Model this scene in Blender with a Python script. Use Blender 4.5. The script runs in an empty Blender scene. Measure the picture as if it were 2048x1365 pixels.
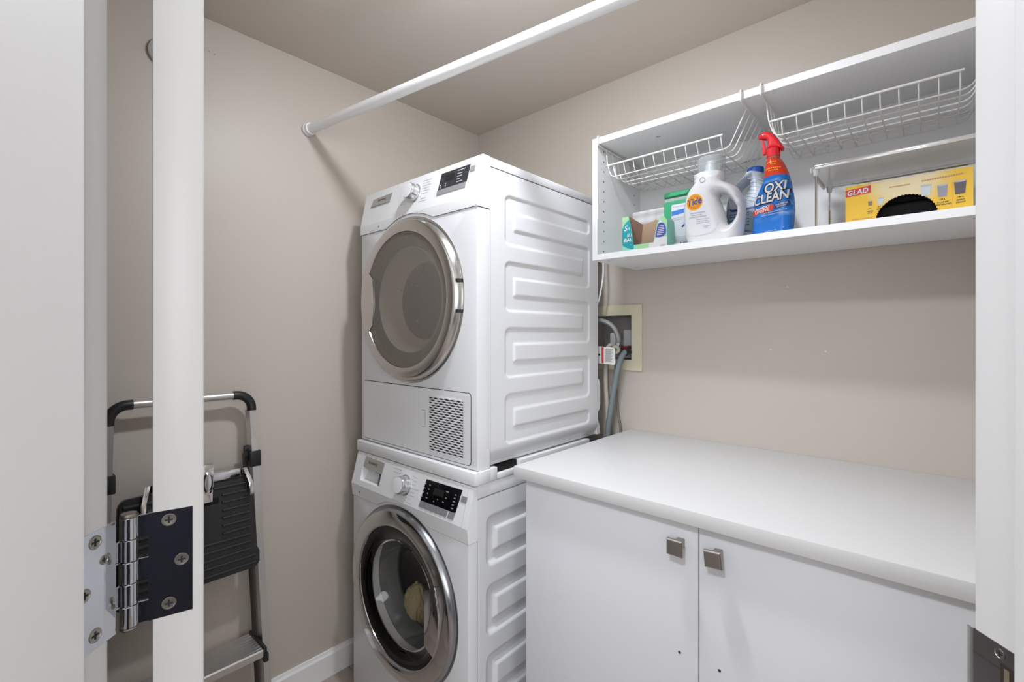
import bpy, bmesh, math, random
from mathutils import Vector, Matrix, noise
from mathutils.geometry import delaunay_2d_cdt
random.seed(7)
scene = bpy.context.scene
COL = scene.collection
PI = math.pi

# ------------------------------------------------------------------ camera, world, lights
YAW = math.radians(42.018)
CAM_H = 1.262
cam_data = bpy.data.cameras.new('camera')
cam = bpy.data.objects.new('camera', cam_data)
COL.objects.link(cam)
cam.location = (0, 0, CAM_H)
cam.rotation_euler = (PI / 2, 0, YAW)
cam_data.sensor_width = 36.0
cam_data.lens = 940.35 / 2048 * 36
cam_data.shift_y = (666.44 - 682.5) / 2048
cam_data.clip_start = 0.02
scene.camera = cam

world = bpy.data.worlds.new('world')
scene.world = world
world.use_nodes = True
world.node_tree.nodes['Background'].inputs[0].default_value = (0.95, 0.97, 1.0, 1)
world.node_tree.nodes['Background'].inputs[1].default_value = 0.05

ROOM_LAMP_POS = (-0.68, 0.75, 2.2)
ROOM_LAMP_EMIT = 412.0
HALL_FILL_POWER = (5.0, 18.5)
HALL_LAMPS = [((-0.16, -0.62, 2.33), 107.0)]   # x, y, z, emission strength
scene.view_settings.view_transform = 'Standard'
scene.view_settings.look = 'None'
scene.view_settings.exposure = 0.07
scene.view_settings.gamma = 1.0
scene.view_settings.use_curve_mapping = False

# the doorway is turned against the room: (lateral, forward) seen from the camera spot -> world
SY, CY = math.sin(YAW), math.cos(YAW)
def dw(lat, d):
    return (lat * CY - d * SY, lat * SY + d * CY)

# added fill lights, set at two made-up hall windows behind the camera
for _i, (_lat, _w) in enumerate(((-0.65, 1.2), (0.90, 1.0))):
    wl = bpy.data.lights.new('hall_fill_light', 'AREA')
    wl.shape = 'RECTANGLE'; wl.size = _w; wl.size_y = 1.1; wl.energy = HALL_FILL_POWER[_i]; wl.color = (0.95, 0.975, 1.0)
    wlo = bpy.data.objects.new('hall_fill_light', wl); COL.objects.link(wlo)
    wlo.location = (*dw(_lat, -1.44), 1.55)
    wlo.rotation_euler = Vector((-SY, CY, 0)).to_track_quat('-Z', 'Z').to_euler()

# ------------------------------------------------------------------ materials
def s2l(c):
    return tuple((v / 12.92 if v <= 0.04045 else ((v + 0.055) / 1.055) ** 2.4) for v in c)
def hexc(h):
    h = h.lstrip('#')
    return s2l(tuple(int(h[i:i + 2], 16) / 255 for i in (0, 2, 4))) + (1,)
MATS = {}
def mat(name, col, rough=0.5, metal=0.0, spec=0.5, coat=0.0, bump=0.0, bscale=60.0, mottle=0.0, mscale=4.0, emit=None, estr=0.0, aniso=0.0):
    m = bpy.data.materials.new(name)
    m.use_nodes = True
    nt = m.node_tree
    b = nt.nodes['Principled BSDF']
    c = hexc(col)
    b.inputs['Base Color'].default_value = c
    b.inputs['Roughness'].default_value = rough
    b.inputs['Metallic'].default_value = metal
    b.inputs['Specular IOR Level'].default_value = spec
    b.inputs['Coat Weight'].default_value = coat
    b.inputs['Coat Roughness'].default_value = 0.05
    tc = nt.nodes.new('ShaderNodeTexCoord')
    if mottle > 0:
        n = nt.nodes.new('ShaderNodeTexNoise')
        n.inputs['Scale'].default_value = mscale
        n.inputs['Detail'].default_value = 4
        nt.links.new(tc.outputs['Object'], n.inputs['Vector'])
        mx = nt.nodes.new('ShaderNodeMix'); mx.data_type = 'RGBA'
        mx.inputs[6].default_value = tuple(v * (1 - mottle) for v in c[:3]) + (1,)
        mx.inputs[7].default_value = tuple(min(1, v * (1 + mottle)) for v in c[:3]) + (1,)
        nt.links.new(n.outputs['Fac'], mx.inputs[0])
        nt.links.new(mx.outputs[2], b.inputs['Base Color'])
    if bump > 0:
        n2 = nt.nodes.new('ShaderNodeTexNoise')
        n2.inputs['Scale'].default_value = bscale
        n2.inputs['Detail'].default_value = 3
        nt.links.new(tc.outputs['Object'], n2.inputs['Vector'])
        bp = nt.nodes.new('ShaderNodeBump')
        bp.inputs['Strength'].default_value = bump
        bp.inputs['Distance'].default_value = 0.002
        nt.links.new(n2.outputs['Fac'], bp.inputs['Height'])
        nt.links.new(bp.outputs['Normal'], b.inputs['Normal'])
    if emit:
        b.inputs['Emission Color'].default_value = hexc(emit)
        b.inputs['Emission Strength'].default_value = estr
    MATS[name] = m
    return m

def clear_mat(name, col, clear=0.6, rough=0.05, body='#ffffff', ior=1.45):
    """clear plastic / glass: see-through mixed with a diffuse haze and a fresnel gloss"""
    m = bpy.data.materials.new(name); m.use_nodes = True
    nt = m.node_tree; nt.nodes.clear()
    out = nt.nodes.new('ShaderNodeOutputMaterial')
    tr = nt.nodes.new('ShaderNodeBsdfTransparent'); tr.inputs[0].default_value = hexc(col)
    df = nt.nodes.new('ShaderNodeBsdfDiffuse'); df.inputs[0].default_value = hexc(body)
    gl = nt.nodes.new('ShaderNodeBsdfGlossy'); gl.inputs['Roughness'].default_value = rough
    lw = nt.nodes.new('ShaderNodeLayerWeight'); lw.inputs[0].default_value = 0.5
    pw = nt.nodes.new('ShaderNodeMath'); pw.operation = 'POWER'; pw.inputs[1].default_value = 3.5
    nt.links.new(lw.outputs['Facing'], pw.inputs[0])
    fr = nt.nodes.new('ShaderNodeMath'); fr.operation = 'MULTIPLY_ADD'; fr.inputs[1].default_value = 0.6; fr.inputs[2].default_value = ((ior - 1) / (ior + 1)) ** 2
    nt.links.new(pw.outputs[0], fr.inputs[0])
    m1 = nt.nodes.new('ShaderNodeMixShader'); m1.inputs[0].default_value = clear
    m2 = nt.nodes.new('ShaderNodeMixShader')
    nt.links.new(df.outputs[0], m1.inputs[1]); nt.links.new(tr.outputs[0], m1.inputs[2])
    nt.links.new(fr.outputs[0], m2.inputs[0]); nt.links.new(m1.outputs[0], m2.inputs[1]); nt.links.new(gl.outputs[0], m2.inputs[2])
    nt.links.new(m2.outputs[0], out.inputs[0])
    MATS[name] = m
    return m

WALL = mat('wall paint', '#c4bbb0', rough=0.42, spec=0.35, bump=0.06, bscale=220, mottle=0.02, mscale=3)
CEIL = mat('ceiling paint', '#d4cbc1', rough=0.6, spec=0.3, bump=0.05, bscale=220)
HALLW = mat('hall wall paint', '#dedcd9', rough=0.6)
TRIM = mat('white trim paint', '#ceccca', rough=0.35, spec=0.4, bump=0.03, bscale=90)
BASEB = mat('baseboard paint', '#f0efed', rough=0.35)
NAVY = mat('dark navy reflection paint', '#181c2c', rough=0.5)
LAM = mat('white laminate', '#d7d7d9', rough=0.38, spec=0.4)
LAMC = mat('white worktop laminate', '#d0cfcd', rough=0.4, spec=0.4, bump=0.02, bscale=300)
LAMS = mat('white shelf laminate', '#eeeeee', rough=0.45, spec=0.4)
ENAM = mat('white enamel', '#e1e2e4', rough=0.28, spec=0.5)
ENAMP = mat('white plastic', '#e9eaeb', rough=0.33, spec=0.5)
STEELP = mat('silver plate', '#b5b3af', rough=0.35, metal=0.55)
BUTTON = mat('grey button', '#9d9d9e', rough=0.4, metal=0.3)
CHROME = mat('chrome', '#d5d5d6', rough=0.07, metal=1.0)
BRCHROME = mat('satin chrome', '#c9c6c2', rough=0.22, metal=1.0)
BANDST = mat('grey steel band', '#9a9ca1', rough=0.25, metal=1.0)
HINGE = mat('polished hinge steel', '#c4c6ca', rough=0.06, metal=1.0, bump=0.05, bscale=25)
NICKEL = mat('brushed nickel', '#9c968f', rough=0.32, metal=1.0)
ALU = mat('aluminium', '#cfcdca', rough=0.34, metal=0.85)
DARKM = mat('dark gunmetal plate', '#96949a', rough=0.18, metal=1.0, bump=0.05, bscale=25)
BLACKP = mat('black plastic', '#1d1d1e', rough=0.42)
BLACKR = mat('black ribbed plastic', '#28292b', rough=0.36)
DARK = mat('dark void', '#0b0b0b', rough=0.9)
GAP = mat('shadow gap', '#2a2a2c', rough=0.9)
GROOVE = mat('grey groove', '#8f9092', rough=0.8)
GRIL = mat('grille void', '#26272a', rough=0.9)
DISP = mat('black display glass', '#0b0c0f', rough=0.12, coat=0.5)
DISPD = mat('grey display glass', '#2e3036', rough=0.3, coat=0.2)
LCD = mat('display window', '#1f2321', rough=0.3)
INKW = mat('white print', '#c9cacd', rough=0.5)
INKG = mat('grey print', '#8d8f93', rough=0.6)
INKL = mat('pale grey print', '#bfc1c6', rough=0.6)
INKP = mat('very pale print', '#cdd0d4', rough=0.6)
INKD = mat('dark print', '#3a3a3e', rough=0.6)
INKB = mat('black print', '#17171a', rough=0.6)
DKGLASS = mat('smoked door glass', '#55514b', rough=0.06, spec=0.6)
BKGLASS = mat('black door glass', '#050506', rough=0.04, spec=0.5)
FROST = clear_mat('hazy bowl glass', '#c9c6c0', clear=0.6, body='#77736c', rough=0.3, ior=1.15)
SMOKE = clear_mat('smoked pane', '#cfcac3', clear=0.6, body='#a29b91', rough=0.03, ior=1.35)
BOWLW = mat('pale bowl plastic', '#dcd9d3', rough=0.45)
BOWLG = clear_mat('clear bowl glass', '#eceae6', clear=0.93, body='#62615e', rough=0.03)
DRUM = mat('drum steel', '#6b6d70', rough=0.35, metal=0.8)
DRUMD = mat('dryer drum', '#6a665f', rough=0.5, metal=0.2)
RUBBER = mat('grey rubber gasket', '#6a6f70', rough=0.55)
CLOTH = mat('beige cloth', '#e0cfa8', rough=0.95, bump=0.5, bscale=180)
WIRE = mat('white coated wire', '#e2e0dc', rough=0.4)
RODP = mat('white rod', '#f1f1f1', rough=0.3, spec=0.5)
CREAM = mat('cream plastic', '#d6d0b4', rough=0.5)
GREYIN = mat('grey box liner', '#a3a09a', rough=0.7)
HOSEG = mat('grey hose', '#7d878a', rough=0.5)
HOSEB = mat('braided steel hose', '#b0b2b4', rough=0.4, metal=0.6, bump=0.6, bscale=900)
HOSEW = mat('pale hose', '#c4beb2', rough=0.5)
BRASS = mat('valve metal', '#a9a08a', rough=0.35, metal=0.8)
REDV = mat('red valve', '#a5202a', rough=0.4)
PAPER = mat('white tag paper', '#e9e8e4', rough=0.7)
REDP = mat('red print', '#cc3a34', rough=0.6)
CARD = mat('brown cardboard', '#a48a72', rough=0.85, bump=0.1, bscale=120)
CARDD = mat('brown cardboard inside', '#86695a', rough=0.85)
TEAL = mat('teal print', '#159aa3', rough=0.45)
MINT = mat('mint print', '#8fd3bd', rough=0.45)
LGREEN = mat('light green print', '#a4cf9b', rough=0.45)
PURPLE = mat('purple print', '#4a4a9c', rough=0.45)
GREENP = mat('green plastic', '#2f9a68', rough=0.35)
GREEND = mat('dark green lid', '#2f7d55', rough=0.35)
TUBC = clear_mat('hazy tub plastic', '#d8e6e0', clear=0.35, body='#b9c7c2', rough=0.1)
LABELW = mat('silvery white label', '#c9ced2', rough=0.4)
LABELG = mat('grey label print', '#a8adb2', rough=0.5)
BLUEP = mat('blue print', '#2f6fbf', rough=0.45)
TIDEW = mat('white bottle plastic', '#e2e4e6', rough=0.3, spec=0.5)
TLAB = mat('white bottle label', '#e8e9ec', rough=0.35)
CLEARP = clear_mat('clear cap plastic', '#f0f3f3', clear=0.66, body='#ced3d5', rough=0.08)
YEL = mat('yellow print', '#f3b61c', rough=0.4)
ORA = mat('orange print', '#ee8a1e', rough=0.4)
TBLUE = mat('royal blue print', '#274a9b', rough=0.4)
JUGP = mat('bluish white jug plastic', '#cfd8e3', rough=0.35, spec=0.5)
JUGL = mat('jug label', '#a9bccc', rough=0.4)
CAPB = mat('blue cap', '#1c4f9e', rough=0.3)
TRIGR = mat('red trigger plastic', '#d3202a', rough=0.25, spec=0.5)
REDPILL = mat('red pill print', '#e0442e', rough=0.4)
NAVYP = mat('navy print', '#173a80', rough=0.4)
YBOX = mat('yellow box print', '#efc53a', rough=0.4)
def _ybox():
    nt = YBOX.node_tree; bs = nt.nodes['Principled BSDF']
    tc = nt.nodes.new('ShaderNodeTexCoord'); sp = nt.nodes.new('ShaderNodeSeparateXYZ'); nt.links.new(tc.outputs['Object'], sp.inputs[0])
    ns = nt.nodes.new('ShaderNodeTexNoise'); ns.inputs['Scale'].default_value = 22; ns.inputs['Detail'].default_value = 3; nt.links.new(tc.outputs['Object'], ns.inputs['Vector'])
    def M(op, a, b_):
        n = nt.nodes.new('ShaderNodeMath'); n.operation = op
        for i, v in enumerate((a, b_)):
            if isinstance(v, (int, float)): n.inputs[i].default_value = v
            else: nt.links.new(v, n.inputs[i])
        return n.outputs[0]
    x = M('MULTIPLY', M('ADD', sp.outputs['X'], 0.0), 13.0)
    z = M('MULTIPLY', M('ADD', sp.outputs['Z'], -0.085), 17.0)
    d = M('ADD', M('MULTIPLY', x, x), M('MULTIPLY', z, z))
    f = M('ADD', M('SUBTRACT', 1.0, d), M('MULTIPLY', M('SUBTRACT', ns.outputs['Fac'], 0.5), 0.5))
    cr = nt.nodes.new('ShaderNodeValToRGB'); nt.links.new(f, cr.inputs[0])
    cr.color_ramp.elements[0].position = 0.0; cr.color_ramp.elements[0].color = hexc('#f0c22c')
    cr.color_ramp.elements[1].position = 0.75; cr.color_ramp.elements[1].color = hexc('#ecdcae')
    nt.links.new(cr.outputs[0], bs.inputs['Base Color'])
_ybox()
YPALE = mat('pale yellow print', '#eedfae', rough=0.4)
CRIM = mat('crimson print', '#cf3247', rough=0.4)
BAGK = mat('black plastic bags', '#060606', rough=0.6, spec=0.15)
BAGK2 = mat('dark brown plastic bags', '#1d1614', rough=0.6, spec=0.15)
PACKW = mat('white paper pack', '#dcdbd9', rough=0.7)
NAVYB = mat('dark navy plastic', '#16182c', rough=0.45)
BULB = mat('lit glass globe', '#ffffff', emit='#f1f6ff', estr=ROOM_LAMP_EMIT)
PLANK1 = mat('grey brown plank', '#b3a59a', rough=0.5, mottle=0.12, mscale=9, bump=0.1, bscale=40)
PLANK2 = mat('darker plank', '#a4968c', rough=0.5, mottle=0.12, mscale=9, bump=0.1, bscale=40)
RISERW = mat('white riser plate', '#d9d9d8', rough=0.3)
RISERP = clear_mat('frosted riser plate', '#fafaf9', clear=0.72, body='#f0f0ef', rough=0.12)
CLEARE = mat('glossy chrome edge', '#e2e3e5', rough=0.12, metal=0.9)

def sleeve_mat():
    m = bpy.data.materials.new('blue and red bottle sleeve'); m.use_nodes = True
    nt = m.node_tree; b = nt.nodes['Principled BSDF']
    b.inputs['Roughness'].default_value = 0.22
    tc = nt.nodes.new('ShaderNodeTexCoord'); sp = nt.nodes.new('ShaderNodeSeparateXYZ')
    nt.links.new(tc.outputs['Object'], sp.inputs[0])
    ns = nt.nodes.new('ShaderNodeTexNoise'); ns.inputs['Scale'].default_value = 55; ns.inputs['Detail'].default_value = 5
    mp = nt.nodes.new('ShaderNodeMapping'); mp.inputs['Rotation'].default_value = (0, 0.5, 0); mp.inputs['Scale'].default_value = (0.6, 1, 1.7)
    nt.links.new(tc.outputs['Object'], mp.inputs[0]); nt.links.new(mp.outputs[0], ns.inputs['Vector'])
    # splash band strength over height (object z from the bottle base)
    mr = nt.nodes.new('ShaderNodeValToRGB')
    e = mr.color_ramp.elements
    e[0].position = 0.0; e[0].color = (0, 0, 0, 1); e[1].position = 1.0; e[1].color = (0.55, 0.55, 0.55, 1)
    for p, v in ((0.20, 0.0), (0.36, 0.75), (0.52, 0.35), (0.72, 0.55)):
        k = e.new(p); k.color = (v, v, v, 1)
    dv = nt.nodes.new('ShaderNodeMath'); dv.operation = 'DIVIDE'; dv.inputs[1].default_value = 0.16
    nt.links.new(sp.outputs['Z'], dv.inputs[0]); nt.links.new(dv.outputs[0], mr.inputs[0])
    r2 = nt.nodes.new('ShaderNodeValToRGB')
    r2.color_ramp.elements[0].position = 0.48; r2.color_ramp.elements[1].position = 0.72
    nt.links.new(ns.outputs['Fac'], r2.inputs[0])
    mu = nt.nodes.new('ShaderNodeMath'); mu.operation = 'MULTIPLY'
    nt.links.new(r2.outputs[0], mu.inputs[0]); nt.links.new(mr.outputs[0], mu.inputs[1])
    mx = nt.nodes.new('ShaderNodeMix'); mx.data_type = 'RGBA'
    mx.inputs[6].default_value = hexc('#1273cf'); mx.inputs[7].default_value = hexc('#9cc8ef')
    nt.links.new(mu.outputs[0], mx.inputs[0])
    gt = nt.nodes.new('ShaderNodeMath'); gt.operation = 'GREATER_THAN'; gt.inputs[1].default_value = 0.1505
    nt.links.new(sp.outputs['Z'], gt.inputs[0])
    m2 = nt.nodes.new('ShaderNodeMix'); m2.data_type = 'RGBA'; m2.inputs[7].default_value = hexc('#dd3a20')
    nt.links.new(gt.outputs[0], m2.inputs[0]); nt.links.new(mx.outputs[2], m2.inputs[6])
    nt.links.new(m2.outputs[2], b.inputs['Base Color'])
    return m
SLEEVE = sleeve_mat()

# ------------------------------------------------------------------ mesh helpers
def link(name, bm, m, parent=None, smooth=True, ang=32, origin=None):
    """one mesh object; parents are never rotated, so mesh space = world space minus the root's place"""
    bm.normal_update()
    for f in bm.faces:
        f.smooth = smooth
    if smooth:
        lim = math.radians(ang)
        for e in bm.edges:
            if len(e.link_faces) == 2:
                e.smooth = e.calc_face_angle(0) < lim
    off = Vector((0, 0, 0))
    if parent is not None:
        p = parent
        while p is not None:
            off += p.location; p = p.parent
    elif origin is not None:
        off = Vector(origin)
    if off.length > 0:
        bmesh.ops.translate(bm, verts=bm.verts, vec=-off)
    me = bpy.data.meshes.new(name)
    bm.to_mesh(me); bm.free()
    me.materials.append(m)
    o = bpy.data.objects.new(name, me)
    COL.objects.link(o)
    if parent is not None:
        o.parent = parent
    elif origin is not None:
        o.location = origin
    return o

def thing(name, label, cat, loc, group=None):
    o = bpy.data.objects.new(name, None)
    COL.objects.link(o)
    o.location = loc
    o.empty_display_size = 0.05
    o['label'] = label; o['category'] = cat
    if group: o['group'] = group
    return o

def stuff(o):
    o['kind'] = 'stuff'
    return o

def tag(o, label, cat, group=None):
    o['label'] = label; o['category'] = cat
    if group: o['group'] = group
    return o

def struct(name, bm, m, parent=None, smooth=False, label=None):
    o = link(name, bm, m, parent, smooth)
    if parent is None:
        o['kind'] = 'structure'
        if label: o['label'] = label
    return o

def BM(): return bmesh.new()

def box(bm, x0, x1, y0, y1, z0, z1, bev=0.0, seg=2):
    r = bmesh.ops.create_cube(bm, size=1.0)
    vs = r['verts']
    for v in vs:
        v.co = Vector(((x0 + x1) / 2 + v.co.x * (x1 - x0), (y0 + y1) / 2 + v.co.y * (y1 - y0), (z0 + z1) / 2 + v.co.z * (z1 - z0)))
    if bev > 0:
        es = {e for v in vs for e in v.link_edges}
        bmesh.ops.bevel(bm, geom=list(es), offset=bev, segments=seg, profile=0.5, affect='EDGES')
    return bm

def prism(bm, poly, w0, w1, fn):
    """poly: list of (u, v); fn(u, v, w) -> xyz; capped at both ends"""
    a = [bm.verts.new(fn(u, v, w0)) for u, v in poly]
    b = [bm.verts.new(fn(u, v, w1)) for u, v in poly]
    n = len(poly)
    try:
        bm.faces.new(a); bm.faces.new(list(reversed(b)))
    except ValueError:
        pass
    for i in range(n):
        j = (i + 1) % n
        bm.faces.new((a[j], a[i], b[i], b[j]))
    bmesh.ops.recalc_face_normals(bm, faces=bm.faces)
    return bm

def plan(bm, poly, z0, z1):
    return prism(bm, poly, z0, z1, lambda u, v, w: (u, v, w))
def planD(bm, poly, z0, z1):
    """plan polygon given in doorway coordinates (lateral, forward)"""
    return prism(bm, [dw(*p) for p in poly], z0, z1, lambda u, v, w: (u, v, w))

def tube(bm, pts, r, n=8, closed=False, caps=True, r2=None):
    P = [Vector(p) for p in pts]
    m = len(P)
    rings = []
    t0 = (P[1] - P[0]).normalized()
    ref = Vector((0, 0, 1)) if abs(t0.z) < 0.9 else Vector((1, 0, 0))
    nrm = t0.cross(ref).normalized()
    prev = t0
    for i in range(m):
        if closed:
            t = (P[(i + 1) % m] - P[i - 1]).normalized()
        elif i == 0: t = t0
        elif i == m - 1: t = (P[i] - P[i - 1]).normalized()
        else: t = ((P[i + 1] - P[i]).normalized() + (P[i] - P[i - 1]).normalized()).normalized()
        ax = prev.cross(t)
        if ax.length > 1e-7:
            nrm = Matrix.Rotation(prev.angle(t), 3, ax.normalized()) @ nrm
        prev = t
        bn = t.cross(nrm).normalized()
        ra = r; rb = r2 if r2 else r
        rings.append([bm.verts.new(P[i] + nrm * (ra * math.cos(2 * PI * k / n)) + bn * (rb * math.sin(2 * PI * k / n))) for k in range(n)])
    rng = range(m) if closed else range(m - 1)
    for i in rng:
        A, B = rings[i], rings[(i + 1) % m]
        for k in range(n):
            bm.faces.new((A[k], A[(k + 1) % n], B[(k + 1) % n], B[k]))
    if caps and not closed:
        bm.faces.new(list(reversed(rings[0]))); bm.faces.new(rings[-1])
    bmesh.ops.recalc_face_normals(bm, faces=bm.faces)
    return bm

def frame_of(axis):
    a = Vector(axis).normalized()
    ref = Vector((0, 0, 1)) if abs(a.z) < 0.9 else Vector((1, 0, 0))
    u = ref.cross(a).normalized(); v = a.cross(u).normalized()
    return a, u, v

def lathe(bm, prof, c, axis=(0, 0, 1), n=32, a0=0.0, a1=2 * PI):
    """prof: list of (radius, height along axis)"""
    a, u, v = frame_of(axis)
    c = Vector(c)
    full = abs(a1 - a0 - 2 * PI) < 1e-6
    cnt = n if full else n + 1
    cols = []
    for k in range(cnt):
        th = a0 + (a1 - a0) * k / n
        d = u * math.cos(th) + v * math.sin(th)
        cols.append([None if r < 1e-7 else bm.verts.new(c + d * r + a * h) for r, h in prof])
    cen = [bm.verts.new(c + a * h) if r < 1e-7 else None for r, h in prof]
    for k in range(cnt if full else cnt - 1):
        A, B = cols[k], cols[(k + 1) % cnt]
        for i in range(len(prof) - 1):
            q = [A[i] or cen[i], B[i] or cen[i], B[i + 1] or cen[i + 1], A[i + 1] or cen[i + 1]]
            qq = []
            for x in q:
                if x not in qq: qq.append(x)
            if len(qq) >= 3: bm.faces.new(qq)
    bmesh.ops.recalc_face_normals(bm, faces=bm.faces)
    return bm

def arc(cx, cz, r, a0, a1, n):
    return [(cx + r * math.cos(a0 + (a1 - a0) * i / n), cz + r * math.sin(a0 + (a1 - a0) * i / n)) for i in range(n + 1)]

def rrect(x0, x1, z0, z1, r, n=5):
    p = []
    for cx, cz, a in ((x1 - r, z0 + r, -PI / 2), (x1 - r, z1 - r, 0), (x0 + r, z1 - r, PI / 2), (x0 + r, z0 + r, PI)):
        p += arc(cx, cz, r, a, a + PI / 2, n)
    return p

def smooth_path(pts, n=6, closed=False):
    P = [Vector(p) for p in pts]
    m = len(P); out = []
    rng = range(m) if closed else range(m - 1)
    for i in rng:
        g = (lambda k: P[k % m]) if closed else (lambda k: P[min(max(k, 0), m - 1)])
        p0, p1, p2, p3 = g(i - 1), g(i), g(i + 1), g(i + 2)
        for k in range(n):
            t = k / n
            out.append(0.5 * ((2 * p1) + (p2 - p0) * t + (2 * p0 - 5 * p1 + 4 * p2 - p3) * t * t + (3 * p1 - p0 - 3 * p2 + p3) * t ** 3))
    if not closed: out.append(P[-1])
    return out

def corner_path(pts, r, n=4):
    """polyline with its inner corners rounded"""
    P = [Vector(p) for p in pts]; out = [P[0]]
    for i in range(1, len(P) - 1):
        a = (P[i - 1] - P[i]); b = (P[i + 1] - P[i])
        rr = min(r, a.length * 0.49, b.length * 0.49)
        A = P[i] + a.normalized() * rr; B = P[i] + b.normalized() * rr
        for k in range(n + 1):
            t = k / n
            out.append(A * (1 - t) ** 2 + P[i] * (2 * t * (1 - t)) + B * t * t)
    out.append(P[-1])
    return out

def seg_d(px, pz, a, b):
    ax, az = a; bx, bz = b
    dx, dz = bx - ax, bz - az
    L = dx * dx + dz * dz
    t = 0 if L == 0 else max(0, min(1, ((px - ax) * dx + (pz - az) * dz) / L))
    return math.hypot(px - ax - dx * t, pz - az - dz * t)

def in_poly(x, z, poly):
    c = False; n = len(poly); j = n - 1
    for i in range(n):
        xi, zi = poly[i]; xj, zj = poly[j]
        if (zi > z) != (zj > z) and x < (xj - xi) * (z - zi) / (zj - zi) + xi: c = not c
        j = i
    return c

def tri_fill(outer, holes=(), step=0.005):
    pts = [Vector(p) for p in outer]; edges = []
    n = len(outer); edges += [(i, (i + 1) % n) for i in range(n)]
    for h in holes:
        s = len(pts); pts += [Vector(p) for p in h]
        edges += [(s + i, s + (i + 1) % len(h)) for i in range(len(h))]
    segs = [(tuple(pts[a]), tuple(pts[b])) for a, b in edges]
    x0, x1 = min(p[0] for p in outer), max(p[0] for p in outer)
    z0, z1 = min(p[1] for p in outer), max(p[1] for p in outer)
    nx, nz = int((x1 - x0) / step) + 1, int((z1 - z0) / step) + 1
    for i in range(1, nx):
        for j in range(1, nz):
            x, z = x0 + (i + 0.5 * (j % 2)) * step, z0 + j * step
            if in_poly(x, z, outer) and not any(in_poly(x, z, h) for h in holes):
                if min(seg_d(x, z, a, b) for a, b in segs) > step * 0.45:
                    pts.append(Vector((x, z)))
    V, _, F, *_r = delaunay_2d_cdt(pts, edges, [], 2 if holes else 1, 1e-6)
    # keep only triangles whose centre lies inside
    FF = []
    for f in F:
        cx = sum(V[i][0] for i in f) / len(f); cz = sum(V[i][1] for i in f) / len(f)
        if in_poly(cx, cz, outer) and not any(in_poly(cx, cz, h) for h in holes): FF.append(f)
    return [tuple(v) for v in V], FF

class Bottle:
    """a bottle grown from its front outline: thick in the middle, round towards every edge"""
    def __init__(s, outer, holes, T, w, yc, base_z, power=0.5, top_z=99.0):
        s.outer, s.holes, s.T, s.w, s.yc, s.bz, s.pw = outer, holes, T, w, yc, base_z, power
        s.segs = []
        for poly in [outer] + list(holes):
            for i in range(len(poly)):
                a, b = poly[i], poly[(i + 1) % len(poly)]
                if not (abs(a[1] - base_z) < 1e-5 and abs(b[1] - base_z) < 1e-5) and not min(a[1], b[1]) > top_z: s.segs.append((a, b))
    def t(s, x, z):
        d = min(seg_d(x, z, a, b) for a, b in s.segs)
        k = min(d / s.w, 1.0)
        return s.T * (1 - (1 - k) ** 2) ** s.pw
    def front(s, x, z, off=0.0006):
        return (x, s.yc - s.t(x, z) - off, z)
    def mesh(s, step=0.006):
        V, F = tri_fill(s.outer, s.holes, step)
        bm = BM()
        fr, bk = [], []
        for x, z in V:
            t = s.t(x, z)
            fr.append(bm.verts.new((x, s.yc - t, z)))
            bk.append(fr[-1] if t < 1e-5 else bm.verts.new((x, s.yc + t, z)))
        for f in F:
            for L in ([fr[i] for i in f], [bk[i] for i in reversed(f)]):
                try: bm.faces.new(L)
                except ValueError: pass
        # bottom
        idx = sorted([i for i, (x, z) in enumerate(V) if abs(z - s.bz) < 1e-5], key=lambda i: V[i][0])
        for a, b in zip(idx, idx[1:]):
            q = []
            for v in (fr[a], fr[b], bk[b], bk[a]):
                if v not in q: q.append(v)
            if len(q) >= 3:
                try: bm.faces.new(q)
                except ValueError: pass
        bmesh.ops.recalc_face_normals(bm, faces=bm.faces)
        return bm

def patch(bm, poly, fn, holes=(), step=0.005):
    """flat print: a filled outline laid on a surface by fn(u, v)"""
    V, F = tri_fill(poly, holes, step)
    vs = [bm.verts.new(fn(u, v)) for u, v in V]
    for f in F:
        try: bm.faces.new([vs[i] for i in f])
        except ValueError: pass
    return bm

TXT = {}
def text_geo(s, bold=0.0, shear=0.0):
    key = (s, bold, shear)
    if key not in TXT:
        cu = bpy.data.curves.new('lettering', 'FONT')
        cu.body = s; cu.size = 1.0; cu.offset = bold; cu.shear = shear
        cu.align_x = 'CENTER'; cu.align_y = 'CENTER'; cu.resolution_u = 3
        ob = bpy.data.objects.new('lettering', cu)
        COL.objects.link(ob)
        dg = bpy.context.evaluated_depsgraph_get()
        me = bpy.data.meshes.new_from_object(ob.evaluated_get(dg))
        V = [(v.co.x, v.co.y) for v in me.vertices]; F = [tuple(p.vertices) for p in me.polygons]
        bpy.data.objects.remove(ob); bpy.data.curves.remove(cu); bpy.data.meshes.remove(me)
        TXT[key] = (V, F)
    return TXT[key]

def letter(bm, s, cx, cz, size, fn, bold=0.0, shear=0.0, width=None, rot=0.0):
    """lettering centred at (cx, cz) on the surface fn(u, v); width stretches it to that length"""
    V, F = text_geo(s, bold, shear)
    if not V: return bm
    xs = [v[0] for v in V]; mid = (min(xs) + max(xs)) / 2
    sx = size if width is None else width / (max(xs) - min(xs))
    ys = [v[1] for v in V]; my = (min(ys) + max(ys)) / 2
    c, sn = math.cos(rot), math.sin(rot)
    vs = []
    for x, y in V:
        a, b = (x - mid) * sx, (y - my) * size
        vs.append(bm.verts.new(fn(cx + a * c - b * sn, cz + a * sn + b * c)))
    for f in F:
        try: bm.faces.new([vs[i] for i in f])
        except ValueError: pass
    return bm

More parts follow.
